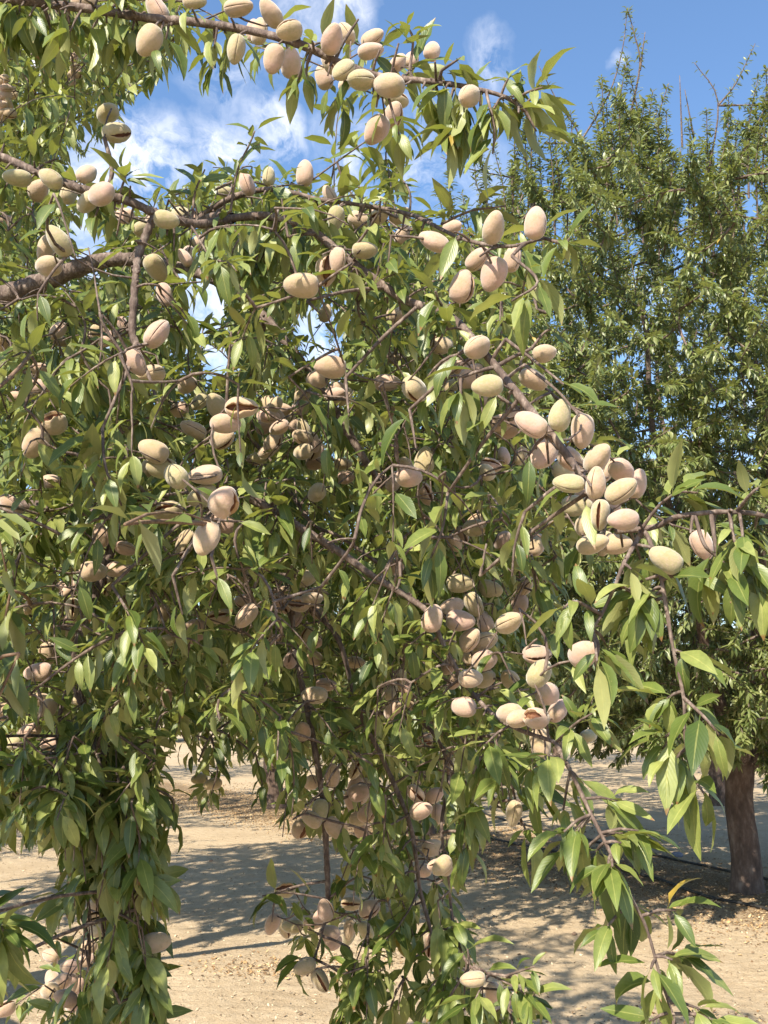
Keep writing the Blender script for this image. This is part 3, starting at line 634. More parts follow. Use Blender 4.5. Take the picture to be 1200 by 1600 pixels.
def flesh(targets, dens, Lleaf, tl=(.08, .22), maxd=9, wob=.12, droop=1.0, acc=None, rb=0, r=.0016, chk=True):
    for k, pts, bi in sk.grow(targets, wob=wob, maxd=maxd):
        a = acc or (bleaf[bi], btwig[bi]); k0 = len(a[0].L); L = np.linalg.norm(pts[-1] - pts[0])
        a[1].add(pts, np.linspace(r * (1.4 + 1.5 * min(L, .5)), r, len(pts)), 5)
        leafy(a[0], pts, dens * L * .7, Lleaf, .55, .15, rb=rb)
        t_ = terminal(pts[-1], rng.uniform(*tl), droop=droop)
        if not in_ok(t_): trim(a[0], k0); continue
        a[1].add(t_, np.linspace(r, r * .55, len(t_)), 5); L2 = np.linalg.norm(t_[-1] - t_[0])
        leafy(a[0], t_, dens * L2, Lleaf, .5, .02, rb=rb); trim(a[0], k0)
# leaves along the visible boughs themselves: (bough, from, to, leaves per metre, size)
def dress(bi, a, b, dens, L=.075, gr=.6, spurs=True):
    pts = sk.p[[i for i in range(len(sk.bi)) if sk.bi[i] == bi and i < len(skn)]]
    n = len(pts); seg = pts[int(a * (n - 1)):int(b * (n - 1)) + 1]
    ln = np.linalg.norm(np.diff(seg, axis=0), axis=1).sum(); m = int(ln * dens / 6)
    for _ in range(m):
        s = rng.uniform(0, len(seg) - 1.01); i = int(s); c_ = seg[i] + (seg[i + 1] - seg[i]) * (s - i); tg = nrmz(seg[i + 1] - seg[i])
        o_ = rng.normal(0, 1, 3); o_ -= tg * (o_ @ tg); o_ = nrmz(o_ + np.array([0, 0, -.25])); Ls = rng.uniform(.008, .05)
        p = np.array([c_, c_ + o_ * Ls * .5, c_ + o_ * Ls + np.array([0, 0, -.15 * Ls])])
        btwig[bi].add(p, [.002, .0018, .0013], 5); leafy(bleaf[bi], p[1:], rng.integers(4, 8), L, gr, .3)
dress(1, .33, 1.0, 400, .066); dress(1, .12, .45, 150, .072, .9); dress(1, .75, 1.0, 150, .075, 1.1)
dress(2, .15, 1, 300, .066); dress(3, 0, 1, 220, .07); dress(9, .2, 1, 230, .064, .8); dress(10, .2, 1, 240, .072, .7)
dress(11, .12, 1, 230, .070, .8); dress(12, 0, 1, 460, .066, .8); dress(0, .5, .96, 190, .070); dress(5, .4, 1, 230, .066)
dress(7, .2, 1, 130, .072); dress(8, .2, .82, 75, .068); dress(13, .3, 1, 170, .078, .9); dress(14, .2, 1, 120, .075, .9); dress(15, .2, 1, 150, .075, .9)
dress(17, .1, 1, 130, .07, .8); dress(18, 0, 1, 110, .07); dress(19, 0, 1, 90, .065); dress(20, .2, 1, 170, .072, .9); dress(6, 0, 1, 70, .07)
# drawn shoots (px, py, depth) with leaves per metre and leaf size
SH = [([(1080, 1210, 1.02), (1100, 1240, 1.0)], 260, .085), ([(822, 175, 1.24), (838, 205, 1.24)], 300, .07), ([(690, 110, 1.26), (720, 90, 1.25)], 160, .06),
      ([(640, 110, 1.28), (645, 60, 1.28), (630, 35, 1.28)], 220, .055), ([(730, 136, 1.26), (720, 190, 1.25), (700, 215, 1.25)], 260, .062), ([(760, 145, 1.24), (772, 200, 1.22), (770, 240, 1.22)], 260, .068),
      ([(600, 125, 1.3), (612, 170, 1.28), (625, 215, 1.28)], 150, .055), ([(480, 100, 1.3), (478, 125, 1.3)], 140, .06), ([(340, 40, 1.33), (335, 75, 1.33)], 160, .06),
      ([(360, 330, 1.45), (370, 270, 1.45), (390, 225, 1.45), (398, 205, 1.45)], 110, .06), ([(300, 345, 1.45), (305, 300, 1.45), (320, 265, 1.45)], 140, .07),
      ([(620, 340, 1.6), (612, 300, 1.7), (606, 255, 1.8)], 130, .045), ([(640, 340, 1.6), (640, 300, 1.6), (620, 270, 1.65)], 120, .05), ([(560, 345, 1.5), (567, 300, 1.5), (560, 292, 1.5)], 200, .07),
      ([(690, 350, 1.35), (735, 330, 1.3), (790, 322, 1.3)], 150, .07), ([(850, 372, 1.15), (880, 380, 1.12), (890, 372, 1.12)], 260, .06), ([(540, 60, 1.3), (560, 30, 1.3)], 0, .05),
      ([(830, 545, 1.2), (850, 520, 1.2), (860, 515, 1.2)], 170, .05), ([(820, 570, 1.18), (870, 610, 1.12), (905, 650, 1.08)], 170, .075), ([(790, 530, 1.2), (830, 560, 1.17), (880, 600, 1.1)], 150, .065),
      ([(1000, 830, 1.08), (1030, 790, 1.06), (1060, 770, 1.05), (1090, 770, 1.05)], 230, .065), ([(1140, 800, 1.03), (1150, 850, 1.0), (1190, 890, 1.0)], 200, .08), ([(1150, 800, 1.03), (1175, 770, 1.0), (1190, 760, 1.0)], 180, .05),
      ([(1085, 803, 1.04), (1100, 850, 1.02), (1120, 870, 1.02), (1165, 910, 1.0)], 210, .078), ([(1120, 870, 1.02), (1150, 900, 1.0), (1190, 920, 1.0)], 230, .085), ([(1050, 900, 1.04), (1120, 890, 1.03), (1150, 900, 1.02)], 190, .07),
      ([(940, 960, 1.05), (900, 940, 1.03), (880, 950, 1.03)], 160, .08), ([(925, 985, 1.05), (935, 1010, 1.03), (930, 1040, 1.03)], 200, .08),
      ([(868, 1160, 1.2), (900, 1130, 1.16), (925, 1115, 1.15)], 230, .065), ([(1068, 1090, 1.02), (1100, 1120, .99), (1125, 1150, .99)], 150, .085), ([(1052, 1015, 1.03), (1090, 1030, 1.02)], 100, .08),
      ([(656, 1388, 1.7), (640, 1420, 1.65), (620, 1450, 1.62), (600, 1470, 1.6)], 160, .07), ([(513, 1405, 1.74), (560, 1370, 1.7), (600, 1385, 1.7)], 110, .06), ([(513, 1405, 1.74), (450, 1395, 1.7), (410, 1400, 1.65)], 120, .07), ([(430, 1395, 1.7), (425, 1440, 1.68)], 120, .07),
      ([(175, 915, 1.25), (205, 965, 1.2), (225, 1010, 1.18)], 150, .082), ([(160, 670, 1.25), (165, 730, 1.2), (190, 790, 1.2)], 120, .08), ([(640, 640, 1.25), (650, 700, 1.22)], 140, .08), ([(540, 590, 1.3), (545, 650, 1.25)], 150, .08), ([(700, 770, 1.25), (690, 830, 1.2), (665, 890, 1.2)], 150, .08), ([(480, 470, 1.3), (500, 490, 1.28)], 170, .075),
      ([(330, 870, 1.15), (345, 920, 1.15)], 200, .075), ([(820, 800, 1.15), (805, 850, 1.15), (800, 900, 1.15)], 170, .078), ([(270, 900, 1.2), (285, 960, 1.2)], 170, .078), ([(800, 400, 1.15), (840, 440, 1.12), (800, 470, 1.12)], 170, .07), ([(720, 590, 1.2), (720, 640, 1.18)], 180, .075), ([(590, 430, 1.4), (600, 380, 1.38)], 170, .07), ([(450, 370, 1.4), (440, 310, 1.4)], 170, .065), ([(250, 640, 1.3), (260, 600, 1.28)], 170, .07), ([(180, 790, 1.3), (150, 760, 1.25), (130, 720, 1.25)], 150, .08), ([(750, 900, 1.2), (760, 850, 1.2)], 120, .07),
      ([(545, 1480, 1.7), (560, 1540, 1.66), (560, 1600, 1.6)], 190, .07), ([(545, 1530, 1.66), (600, 1515, 1.6)], 120, .07), ([(740, 1510, 1.5), (800, 1540, 1.45), (830, 1560, 1.42)], 220, .065), ([(790, 1525, 1.45), (835, 1510, 1.42)], 160, .055),
      ([(700, 1500, 1.6), (690, 1560, 1.55), (680, 1620, 1.5)], 240, .075), ([(720, 1300, 1.55), (735, 1250, 1.5), (730, 1330, 1.5)], 90, .07), ([(710, 1200, 1.6), (730, 1230, 1.5), (725, 1300, 1.5)], 120, .07),
      ([(60, 1180, 1.45), (90, 1220, 1.4), (110, 1260, 1.4)], 230, .08), ([(-60, 1440, 1.2), (-10, 1440, 1.15), (10, 1460, 1.12)], 260, .085), ([(-60, 1540, 1.2), (-5, 1535, 1.2)], 260, .07), ([(-60, 1160, 1.5), (-10, 1190, 1.45), (60, 1200, 1.42)], 200, .078),
      ([(112, 1390, 1.6), (80, 1400, 1.55)], 120, .075), ([(240, 1230, 1.5), (270, 1250, 1.5), (268, 1290, 1.5)], 120, .06), ([(120, 1480, 1.6), (75, 1460, 1.55)], 120, .065), ([(100, 1560, 1.6), (70, 1540, 1.55)], 120, .065),
      ([(215, 1520, 1.5), (235, 1560, 1.48), (230, 1600, 1.48)], 220, .07), ([(240, 1200, 1.5), (250, 1120, 1.55), (300, 1110, 1.6)], 100, .07), ([(330, 1150, 1.85), (340, 1200, 1.82), (330, 1240, 1.82)], 150, .06), ([(400, 1180, 1.8), (410, 1230, 1.8), (400, 1250, 1.8)], 110, .06)]
for pts, dens, Ls in SH:
    p = smooth_line(pl(pts), 5); d = np.linalg.norm(skn - p[0], axis=1); j = int(d.argmin()); bi = sk.bi[j]
    if .01 < d[j] < .6:
        q = skn[j]; far_ = d[j] > .12; cn = smooth_line([q, (q + p[0]) / 2 + np.array([0, 0, .03 * d[j]]), p[0]], 3); btwig[bi].add(cn, np.linspace(.0028, .002, len(cn)), 6, .15); leafy(bleaf[bi], cn, 0 if far_ else d[j] * dens * .5, Ls)
    if pts[0][0] > 1000: dens *= .95; Ls *= .84
    ln = np.linalg.norm(np.diff(p, axis=0), axis=1).sum()
    btwig[bi].add(p, np.linspace(.0022, .0012, len(p)), 6, .1)
    if dens: leafy(bleaf[bi], p, max(4, ln * dens * 1.1), Ls * .95, .65, .05, wr=.26)
ALLOW = [[(-90, 225), (60, 262), (130, 290), (215, 315), (285, 275), (390, 225), (460, 265), (560, 285), (640, 322), (740, 335), (840, 375), (865, 440), (815, 500), (865, 570), (895, 650), (880, 720), (860, 780), (895, 880), (875, 1050), (855, 1150), (870, 1230), (810, 1310), (765, 1270), (735, 1200), (745, 1300), (728, 1400), (745, 1500), (850, 1545), (850, 1650), (480, 1650), (455, 1540), (530, 1490), (500, 1440), (420, 1420), (435, 1380), (505, 1370), (500, 1330), (440, 1310), (425, 1200), (350, 1215), (330, 1170), (250, 1150), (262, 1250), (258, 1350), (262, 1600), (262, 1650), (60, 1650), (62, 1560), (105, 1500), (75, 1440), (110, 1390), (90, 1320), (-90, 1345)],
    [(-90, -90), (320, -90), (308, 60), (285, 110), (238, 140), (200, 165), (155, 235), (90, 262), (-90, 262)]]
# dense mass in three layers of depth
flesh(sample(M1, 170, 1.2, 1.5, 26), 165, .054, (.03, .12), wob=.18)
flesh(sample(M1, 600, 1.5, 2.3, 22), 160, .055, (.06, .18), wob=.16)
flesh(sample(M1, 720, 2.2, 3.4, 10), 130, .062, (.12, .3))
M2 = [(-80, -80), (300, -60), (290, 70), (230, 130), (195, 160), (150, 215), (60, 235), (-80, 230)]
CUR = [(90, 1150), (245, 1130), (245, 1350), (235, 1600), (90, 1600), (110, 1420), (125, 1330)]
flesh(sample(CUR, 85, 1.4, 1.75), 130, .076, (.08, .16), droop=2)
flesh(sample([(0, 1150), (240, 1150), (240, 1280), (0, 1300)], 45, 1.4, 1.9), 110, .074, (.08, .15), droop=2)
flesh(sample([(430, 1150), (720, 1150), (725, 1330), (700, 1560), (500, 1560), (560, 1460), (600, 1350), (520, 1330), (445, 1300)], 50, 1.5, 1.9), 95, .068, (.05, .12), droop=1.5)
flesh(sample([(480, 1480), (850, 1500), (840, 1640), (500, 1640)], 18, 1.45, 1.7), 120, .068, (.04, .08), droop=.8)
flesh(sample([(720, 1130), (880, 1120), (880, 1220), (830, 1290), (750, 1260)], 22, 1.3, 1.5), 120, .068, (.04, .1), droop=1.5)
# upper left, further back
M2 = [(-80, -80), (300, -60), (290, 70), (230, 130), (195, 160), (150, 215), (60, 235), (-80, 230)]
flesh(sample(M2, 190, 2.6, 4.2), 85, .076, (.15, .35), chk=False)
# the body of the crown around the trunk
cen = ORG + np.array([.7, .6, 4.1]); tg = []
M1b = M1 + []
while len(tg) < 1300:
    q = rng.uniform(-1, 1, 3)
    if q @ q > 1: continue
    p = cen + q * np.array([3.6, 3.1, 2.9])
    x, y, d = proj(p)
    if p[2] < 1.7 or (p[1] < 4.4 and x > -60): continue
    if x > -20 and not ((pip(M1b, x, y) and ok_holes(x, y, 12)) or pip(M2, x, y) or (y < -120 and x < 330)): continue
    if x > -20 and y > 1060: continue
    sh = p - SD * (p[2] / SD[2])
    if 4.8 < sh[1] < 8.4 and -4.2 < sh[0] < 3: continue  # crown shaped by where its shadow lands: near alley sunny, farther band shaded
    if rng.random() < .25 and not (9 < sh[1] < 15 and -4 < sh[0] < 3): continue
    tg.append(p)
body_l, body_t = Leaves(), Tubes()
flesh(np.array(tg), 92, .10, (.35, .8), acc=(body_l, body_t), r=.004, wob=.1)
# sprays left of and above the frame that shade the left curtain
tg = [np.array([-.88, .93, 1.9]) + rng.normal(0, 1, 3) * np.array([.17, .2, .3]) for _ in range(150)]
flesh(np.array(tg), 90, .075, (.1, .2), chk=False, acc=(body_l, body_t), r=.002)
for bi in range(NB):
    o = lk(btwig[bi].build('bough', M_bark, tree)); prune(bleaf[bi]); bleaf[bi].build('leaves', M_leaf, o, 7)
prune(body_l)
lk(body_l.build('crown_leaves', M_leaf2, tree, 3, True)); lk(body_t.build('crown_twigs', M_twig, tree))
print('main leaves', sum(b.count() for b in bleaf), body_l.count())

# ================================================================= ORCHARD TREES
def orchard_tree(seed, H=7.2, Rd=2.8, nsh=700, per=60, Ll=.085, sl=(.5, 1.0), K=4, accept=None, extra=(), zc=None, tr=.155, off=(0, 0, 0), zmin=1.5, top=1.0):
    """returns meshes (trunk, branches, foliage) in local coordinates"""
    global rng
    keep = rng; rng = np.random.default_rng(seed)
    off = np.asarray(off, float)
    s = Skeleton(); tbt = Tubes(); tbb = Tubes(); lv = Leaves()
    t_ = smooth_line([(0, 0, -.12), (.005, 0, .02), (.02, .01, .35), (0, .03, .8), (.03, .0, 1.2)], 6)
    tbt.add(t_, np.interp(t_[:, 2], [-.12, .0, .12, .35, .9, 1.2], [.25, .215, .175, .158, .15, .16]) * tr / .155, 24, .05)
    ns = 6; f0 = rng.random() * 6.28
    for k in range(ns):
        a = f0 + k * 2 * math.pi / ns + rng.normal(0, .2); rr = Rd * rng.uniform(.35, .62); hh = H * rng.uniform(.6, .78)
        q = smooth_line([t_[-1] - np.array([0, 0, .1]), (math.cos(a) * .3, math.sin(a) * .3, 1.55), (math.cos(a) * rr * .6, math.sin(a) * rr * .6, 1.2 + (hh - 1.2) * .45), (math.cos(a) * rr, math.sin(a) * rr, hh)], 6)
        q[2:] += rng.normal(0, .035, (len(q) - 2, 3)); s.add_line(q, 0)
        tbb.add(q, np.linspace(.085, .022, len(q)) * tr / .155, 10, .12)
    cz = zc or H * .52; T_ = []
    while len(T_) < nsh:
        q = rng.uniform(-1, 1, 3); r2 = q[0] ** 2 + q[1] ** 2 + abs(q[2]) ** 3
        if r2 > 1 or rng.random() > .5 + .5 * r2: continue
        rad = Rd * (1.0 + .12 * math.sin(3 * math.atan2(q[1], q[0]) + seed))
        p = np.array([q[0] * rad, q[1] * rad, cz + q[2] * (H - cz) * (1 if q[2] > 0 else .9)]) + off
        if p[2] < zmin or (q[2] > 0 and rng.random() > 1 - (1 - top) * q[2]): continue
        if accept is not None and not accept(p): continue
        T_.append(p)
    for k, pts, bi in s.grow(np.array(T_), sub=5, wob=.1, arch=-.05):
        L = np.linalg.norm(pts[-1] - pts[0]); r0 = min(.006 + .02 * L, .03)
        tbb.add(pts, np.linspace(r0, .005, len(pts)), 5, .1); leafy(lv, pts, per * .8 * L, Ll, .4, .2)
        z = pts[-1][2]; up = (z - cz) / (H - cz); h = nrmz(pts[-1] * np.array([.35, .35, 0]) + rng.normal(0, .35, 3) + np.array([0, 0, 1.2 * up + .25]))
        Ls = rng.uniform(*sl); q = [pts[-1]]; dc = h
        for _ in range(4): dc = nrmz(dc + np.array([0, 0, -.06 if up < .3 else .06]) + rng.normal(0, .08, 3)); q.append(q[-1] + dc * Ls / 4)
        q = np.array(q)
        if accept is not None and not accept(q[-1]): q = q[:3]
        tbb.add(q, np.linspace(.005, .002, len(q)), 4); leafy(lv, q, per * Ls, Ll, .35, 0)
    for (q, n, ll) in extra:
        tbb.add(q, np.linspace(.010, .003, len(q)), 6); leafy(lv, q, n * 2, ll, .55, .15)
    rng = keep
    return tbt.mesh('trunk'), tbb.mesh('branches'), lv.mesh('foliage', K, K > 2)
def place_tree(ms, loc, rz=0, sc_=1.0, label='', group=None):
    e = empty('almond_tree', loc); e.rotation_euler = (0, 0, rz); e.scale = (sc_, sc_, sc_)
    tag(e, label, 'tree', group)
    for nm, me, m in zip(('trunk', 'branches', 'foliage'), ms, (M_trunk, M_bark, M_leaf2)):
        if not me.materials: me.materials.append(m)
        link(nm, me, e)
    return e
T1 = G(1167, 1402); T1[2] = 0
T1P = [(640, 1160), (690, 900), (740, 520), (760, 400), (800, 290), (870, 290), (910, 260), (955, 235), (990, 190), (1030, 240), (1062, 250), (1100, 270), (1140, 240), (1200, 200), (1240, 150), (2600, 150), (2600, 1175), (1210, 1180), (1130, 1150), (1020, 1165), (900, 1140)]
def acc1(p):
    x, y, d = proj(p + T1); return bool(pip(T1P, x, y))
def whip(pts, d=8.9): return smooth_line(np.array([P(a, b, d) for a, b in pts]) - T1, 4)
EX = [(whip([(912, 330), (908, 222), (872, 160), (842, 103)]), 22, .07), (whip([(905, 225), (950, 150), (972, 80), (980, 15)]), 30, .06), (whip([(985, 180), (1000, 100), (990, 50), (980, 12)]), 34, .07), (whip([(1000, 110), (1008, 50)]), 8, .06),
      (whip([(1066, 230), (1062, 118)]), 0, .05), (whip([(1085, 220), (1070, 140)]), 3, .05), (whip([(1105, 280), (1122, 160), (1085, 98)]), 14, .06), (whip([(1122, 165), (1150, 130), (1180, 68)]), 26, .07), (whip([(1122, 165), (1200, 160), (1230, 120)]), 20, .07),
      (whip([(850, 224), (930, 225)]), 8, .06), (whip([(860, 300), (800, 278), (740, 266), (688, 245)]), 26, .07), (whip([(850, 330), (812, 220), (805, 140), (815, 120)]), 40, .07), (whip([(830, 400), (770, 330), (745, 290), (742, 250)]), 50, .075),
      (whip([(1030, 240), (1030, 180), (1045, 130)]), 40, .075), (whip([(960, 260), (955, 200), (965, 150)]), 34, .075), (whip([(1150, 260), (1190, 180), (1215, 110)]), 40, .08), (whip([(790, 420), (740, 380), (720, 340)]), 30, .075), (whip([(880, 330), (870, 260), (868, 210)]), 40, .08)] + [(whip([(a, b + 190), (a + rng.uniform(-14, 14), b + 80), (a + rng.uniform(-22, 22), b)]), int(rng.uniform(55, 100)), .078) for a, b in ((835, 170), (868, 190), (900, 175), (930, 160), (950, 120), (972, 90), (996, 110), (1015, 140), (1040, 165), (1058, 175), (1080, 185), (1100, 170), (1128, 190), (1150, 150), (1170, 120), (1190, 105), (1205, 90), (1225, 130), (760, 260), (790, 230), (715, 330), (850, 215), (885, 230), (915, 225), (940, 200), (965, 160), (985, 150), (1005, 190), (1030, 225), (1072, 230), (1115, 220), (1142, 215), (1165, 190), (1185, 170), (735, 300), (775, 300), (805, 190), (820, 250), (700, 290), (720, 270), (750, 240), (765, 330), (745, 360), (825, 140), (800, 160))]
ms1 = orchard_tree(3, H=8.6, Rd=3.2, nsh=3000, per=160, Ll=.09, sl=(.35, .8), K=4, accept=acc1, extra=EX, zc=4.3, off=(-.15, 0, 0), tr=.128, zmin=1.3, top=.55)
place_tree(ms1, tuple(T1), 0, 1, 'tall almond tree with dark brown trunk beside the black drip hoses at the right edge')
msA = orchard_tree(21, H=6.9, Rd=2.9, nsh=520, per=60, Ll=.105, K=3, zmin=1.5)
msB = orchard_tree(22, H=6.6, Rd=2.7, nsh=520, per=60, Ll=.105, K=3, zmin=1.4)
RD = np.array([-.545, .838, 0]); PD = np.array([.838, .545, 0])
grp = 'almond trees in the orchard rows behind'
spots = [(T1 + RD * 5.15, 'almond tree next behind the right tree in the same row, glimpsed through the hanging branches'),
         (T1 + RD * 9.5, 'shaded almond tree two places behind the right tree, seen between hanging boughs'),
         (T1 + PD * 7.2 + RD * 6, 'almond tree in the next row behind the trunk on the right'),
         (T1 + PD * 7.2 + RD * 12, 'almond tree two rows back, low behind the hanging shoot on the right'),
         (T1 + PD * 7.2 + RD * 18, 'small far almond tree at the end of the pale alley behind the lower centre sprays'),
         (T1 + PD * 7.2 + RD * 24, 'far almond tree standing left of centre beyond the shaded alley'),
         (T1 + PD * 14.4 + RD * 12, 'distant almond tree two rows behind the right trunk'),
         (T1 + PD * 14.4 + RD * 18, 'distant almond tree in the third row, right of the centre gap'),
         (T1 + PD * 14.4 + RD * 24, 'distant almond tree in the third row, in the low gap at the centre'),
         (T1 + RD * 19, 'almond tree far down the right tree row, seen in the low gap at left'),
         (ORG + RD * 7.0 + np.array([-1.2, 0, 0]), 'almond tree behind the near tree on the left, seen through its dark interior'),
         (ORG + RD * 14.0 + np.array([-1.2, 0, 0]), 'second almond tree behind the near tree along the left row')]
for k, (p, lb) in enumerate(spots):
    place_tree((msA, msB)[k % 2], (p[0], p[1], 0), k * 1.7, 1 + .06 * math.sin(k * 2.1), lb, grp)
# far orchard reading as one mass
fl = Leaves(); ft = Tubes()
for k in range(46):
    x = -34 + k * 1.75 + rng.uniform(-.6, .6); y = 52 + rng.uniform(0, 9); h = rng.uniform(5.4, 7)
    ft.add(np.array([(x, y, -.05), (x, y, 1.0), (x + .1, y, 2.4)]), [.2, .15, .1], 7)
    n = 520; q = nrmz(rng.normal(0, 1, (n, 3))) * rng.uniform(.45, 1, (n, 1))
    b = np.array([x, y, h * .55]) + q * np.array([2.6, 2.6, h * .45]); b = b[b[:, 2] > 1.1]; n = len(b)
    fl.add(b, rng.normal(0, 1, (n, 3)) + [0, 0, -.6], rng.normal(0, .6, (n, 3)) + [0, -.3, .8], rng.uniform(.5, .9, n), rng.uniform(.22, .4, n), rng.uniform(.2, 1, n), rng.beta(2, 2.2, n) * .9)
fo = empty('far_orchard', (0, 55, 0)); tag(fo, 'distant rows of almond trees closing the view under the branches', 'trees', kind='stuff')
a = fl.build('far_orchard', M_leaf2, None, 3, True); a.name = 'far_foliage'; a.parent = fo; a.location = (0, -55, 0); a['kind'] = 'stuff'
a = ft.build('far_trunks', M_trunk, None); a.parent = fo; a.location = (0, -55, 0); a['kind'] = 'stuff'

# ================================================================= GROUND
def hgt(x, y):
    # berm along the tree row, ruts, soft lumps
    u = (x - T1[0]) * PD[0] + (y - T1[1]) * PD[1]; v = (x - T1[0]) * RD[0] + (y - T1[1]) * RD[1]
    h = .05 * np.exp(-(u / 1.0) ** 2)
    h += -.018 * np.exp(-((u + 2.6) / .28) ** 2) - .018 * np.exp(-((u + 4.3) / .3) ** 2) 
    h += .007 * np.sin(x * 2.3 + 1.3 * np.sin(y * 1.1)) * np.cos(y * 1.7 + x * .6) + .002 * np.sin(x * 7.1 + y * 3.3) * np.sin(y * 6.3 - x * 2.1)
    return h
nx, ny = 330, 420
gx = np.concatenate([[-600, -200, -60, -25], np.linspace(-12, 12, nx), [25, 60, 200, 600]])
gy = np.concatenate([[-300, -60, -10, 0, 2], np.linspace(4, 10, 240), np.linspace(10.05, 26, 180), [30, 40, 60, 100, 250, 1200]])
X, Y = np.meshgrid(gx, gy); Z = hgt(X, Y) * ((np.abs(X) < 13) & (Y > 3) & (Y < 28))
fine = rng.normal(0, 1, X.shape); fine = (fine + np.roll(fine, 1, 0) + np.roll(fine, 1, 1) + np.roll(fine, -1, 0) + np.roll(fine, -1, 1)) / 2.2
Z = Z + fine * .0035 * ((np.abs(X) < 12) & (Y > 4) & (Y < 14))
V = np.stack([X, Y, Z], -1).reshape(-1, 3); ncx = len(gx)
i, j = np.meshgrid(np.arange(len(gy) - 1), np.arange(ncx - 1), indexing='ij'); q = (i * ncx + j).ravel()
Fq = np.stack([q, q + 1, q + ncx + 1, q + ncx], -1)
M_gr, t = mat('orchard_soil')
tc = t.n('ShaderNodeTexCoord'); ob = tc.outputs['Object']
mp = t.n('ShaderNodeMapping'); mp.inputs['Location'].default_value = (-(T1 @ PD), -(T1 @ RD), 0)
rot = t.n('ShaderNodeVectorRotate'); rot.rotation_type = 'Z_AXIS'; rot.inputs['Angle'].default_value = -math.atan2(PD[1], PD[0]); t.t.links.new(ob, rot.inputs[0]); t.t.links.new(rot.outputs[0], mp.inputs[0])
sp = t.n('ShaderNodeSeparateXYZ'); t.t.links.new(mp.outputs[0], sp.inputs[0]); u = sp.outputs[0]; v = sp.outputs[1]
n1 = t.noise(ob, 1.1, 6, .6); n2 = t.noise(ob, 9, 6, .7); n3 = t.noise(ob, 60, 4, .7); n4 = t.noise(ob, 240, 3, .6)
col = t.mix(t.mr(n1, .35, .68), (.50, .385, .25), (.41, .305, .19))
col = t.mix(t.mr(n2, .42, .68, 0, .55), col, (.56, .45, .31))
col = t.mix(t.mr(n3, .52, .70, 0, .55), col, (.24, .17, .10))
col = t.mix(t.mr(n4, .55, .72, 0, .45), col, (.62, .50, .34))
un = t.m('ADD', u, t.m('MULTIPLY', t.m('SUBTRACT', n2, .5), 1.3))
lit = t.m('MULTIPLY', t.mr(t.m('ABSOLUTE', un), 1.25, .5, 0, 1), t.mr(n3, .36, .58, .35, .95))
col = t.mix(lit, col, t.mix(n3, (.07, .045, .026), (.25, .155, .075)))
# tyre lugs along the alley
wv = t.n('ShaderNodeTexWave', wave_type='BANDS', bands_direction='X'); wv.inputs['Scale'].default_value = 3.2; wv.inputs['Distortion'].default_value = 1.6; wv.inputs['Detail'].default_value = 2; wv.inputs['Detail Scale'].default_value = .6
t.t.links.new(mp.outputs[0], wv.inputs['Vector'])
trk = t.m('MULTIPLY', wv.outputs['Fac'], t.mr(t.m('ABSOLUTE', t.m('ADD', u, 3.2)), 1.6, .9, 0, 1))
hh = t.m('ADD', t.m('ADD', t.m('MULTIPLY', n2, 1.2), t.m('MULTIPLY', n3, .5)), t.m('ADD', t.m('MULTIPLY', n4, .22), t.m('MULTIPLY', trk, .12)))
simple_out(t, col, .95, hh, .9, .02, Specular_IOR_Level=.1)
gm = np_mesh('ground', V, Fq); g_ = link('ground', gm, None, [M_gr]); tag(g_, kind='structure')

# litter: small dry leaves and hull crumbs
def flakes(name, pts, s0, s1, cols, label, cat, seed=1):
    n = len(pts); a = rng.random(n) * 6.28; L = rng.uniform(s0, s1, n); Wd = L * rng.uniform(.3, .75, n)
    ti = rng.normal(0, .35, (n, 2)); dx = np.stack([np.cos(a), np.sin(a), ti[:, 0]], 1) * L[:, None]; dy = np.stack([-np.sin(a), np.cos(a), ti[:, 1]], 1) * Wd[:, None]
    c_ = pts.copy(); c_[:, 2] = hgt(c_[:, 0], c_[:, 1]) + .006 + L * .12
    V = np.stack([c_ - dx, c_ - dy * .9 - dx * .1, c_ + dx, c_ + dy + dx * .15, c_ + np.array([0, 0, 1]) * L[:, None] * .22], 1).reshape(-1, 3)
    b = np.arange(n)[:, None] * 5
    Fq = np.concatenate([b + np.array([[0, 1, 4]]), b + np.array([[1, 2, 4]]), b + np.array([[2, 3, 4]]), b + np.array([[3, 0, 4]])])
    m, t = mat(name); at = t.n('ShaderNodeAttribute', attribute_name='rnd'); simple_out(t, t.ramp(at.outputs['Fac'], cols), .9)
    o = link(name, np_mesh(name, V, Fq, rnd=np.repeat(rng.random(n), 5), smooth=False), None, [m]); tag(o, label, cat, kind='stuff')
n = 26000; vv = rng.uniform(-4, 14, n); uu = np.concatenate([rng.normal(-.9, .35, n // 2), rng.normal(.9, .35, n // 4), rng.normal(0, .8, n - n // 2 - n // 4)])
pch = [G(a, b) + rng.normal(0, 1, (int(m_), 3)) * [r1_, r2_, 0] for a, b, m_, r1_, r2_ in ((430, 1515, 420, .3, .14), (385, 1228, 1500, 1.6, .7), (560, 1500, 400, .5, .15), (300, 1180, 1500, 2.5, 1.4), (860, 1300, 1500, .9, .5), (120, 1470, 150, .3, .2), (640, 1430, 220, .5, .2), (1060, 1590, 150, .4, .15))]
flakes('leaf_litter', np.vstack([T1 + uu[:, None] * PD + vv[:, None] * RD] + pch), .006, .02, [(0, (.10, .06, .03)), (.4, (.28, .16, .07)), (.75, (.50, .32, .15)), (1, (.66, .50, .28))], 'dry leaves and hull crumbs strewn along the drip hoses under the trees', 'leaf litter')
n = 32000; pts = np.stack([rng.uniform(-5, 6, n), 4.8 + 9 * rng.random(n) ** 1.4, np.zeros(n)], 1)
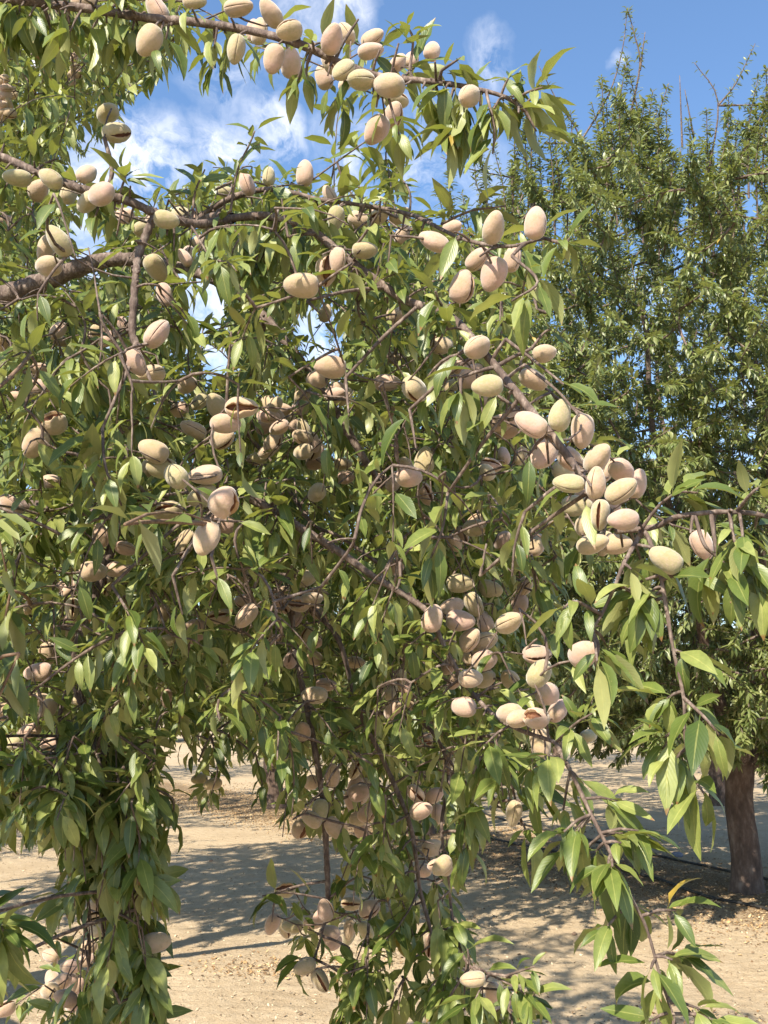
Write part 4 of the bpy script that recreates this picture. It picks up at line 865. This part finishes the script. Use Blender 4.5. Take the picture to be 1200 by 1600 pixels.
flakes('soil_crumbs', pts, .003, .012, [(0, (.12, .075, .04)), (.5, (.42, .31, .19)), (1, (.66, .53, .36))], 'small pale clods and crumbs scattered over the sandy alley', 'soil crumbs')

# drip hoses
M_h, t = mat('black_hose'); tc = t.n('ShaderNodeTexCoord'); n = t.noise(tc.outputs['Object'], 30, 4)
simple_out(t, t.mix(t.mr(n, .5, .75, 0, .6), (.018, .017, .016), (.16, .12, .08)), .55)
def hose(pp, label, ext):
    p = np.array([G(a, b) for a, b in pp]); p = np.vstack([p[0] - (p[1] - p[0]) / np.linalg.norm(p[1] - p[0]) * ext, p]); p = smooth_line(p, 14)
    p[:, :2] += (rng.normal(0, .006, (len(p), 2))); p[:, 2] = hgt(p[:, 0], p[:, 1]) + .016
    tb = Tubes(); tb.add(p, .014, 8); o = tb.build('drip_hose', M_h); tag(o, label, 'irrigation hose', 'drip hoses along the tree row')
hose([(704, 1290), (740, 1308), (800, 1326), (860, 1338), (925, 1352), (980, 1370), (1035, 1385), (1080, 1402), (1120, 1414), (1200, 1430), (1300, 1462)], 'black drip hose passing in front of the right tree trunk, nearer of the two', 5)
hose([(700, 1253), (777, 1279), (860, 1300), (975, 1328), (1050, 1345), (1100, 1357), (1145, 1369), (1200, 1382), (1300, 1408)], 'black drip hose passing behind the right tree trunk, farther of the two', 5)
# stones and clods
def lump(p, r, m, label, name, cat, seed):
    rg = np.random.default_rng(seed); nu, nv = 14, 9; V = []; Fc = []
    fr = rg.normal(0, 1, (4, 3)) * 2.2; ph = rg.random(4) * 6
    for i in range(nv + 1):
        th = math.pi * i / nv
        for j in range(nu):
            f = 2 * math.pi * j / nu; v_ = np.array([math.sin(th) * math.cos(f), math.sin(th) * math.sin(f), math.cos(th)])
            k = 1 + .13 * sum(math.sin(fr[a] @ v_ + ph[a]) for a in range(4)); V.append(v_ * k * r * np.array([1, .8, .62]))
    for i in range(nv):
        for j in range(nu): Fc.append([i * nu + j, (i + 1) * nu + j, (i + 1) * nu + (j + 1) % nu, i * nu + (j + 1) % nu])
    me = np_mesh(name, np.array(V), np.array(Fc)); o = link(name, me, None, [m]); o.location = (p[0], p[1], float(hgt(p[0], p[1])) + r * .35); tag(o, label, cat)
M_st, t = mat('grey_stone'); tc = t.n('ShaderNodeTexCoord'); n = t.noise(tc.outputs['Object'], 60, 4); simple_out(t, t.mix(n, (.13, .14, .20), (.30, .31, .38)), .8, n, .8, .004)
M_cl, t = mat('soil_clod'); tc = t.n('ShaderNodeTexCoord'); n = t.noise(tc.outputs['Object'], 80, 4); simple_out(t, t.mix(n, (.17, .10, .065), (.32, .22, .14)), .95, n, .8, .004)
lump(G(1058, 1338), .055, M_st, 'bluish grey stone lying by the farther drip hose', 'stone', 'stone', 1)
lump(G(1102, 1546), .022, M_cl, 'small brown clod on the bare sand at lower right', 'clod', 'clod', 2)
lump(G(897, 1459), .020, M_cl, 'small brown clod on the shaded sand left of the long hanging shoot', 'clod', 'clod', 3)
lump(G(330, 1346), .022, M_cl, 'small dark clod on the dappled alley at left', 'clod', 'clod', 4)
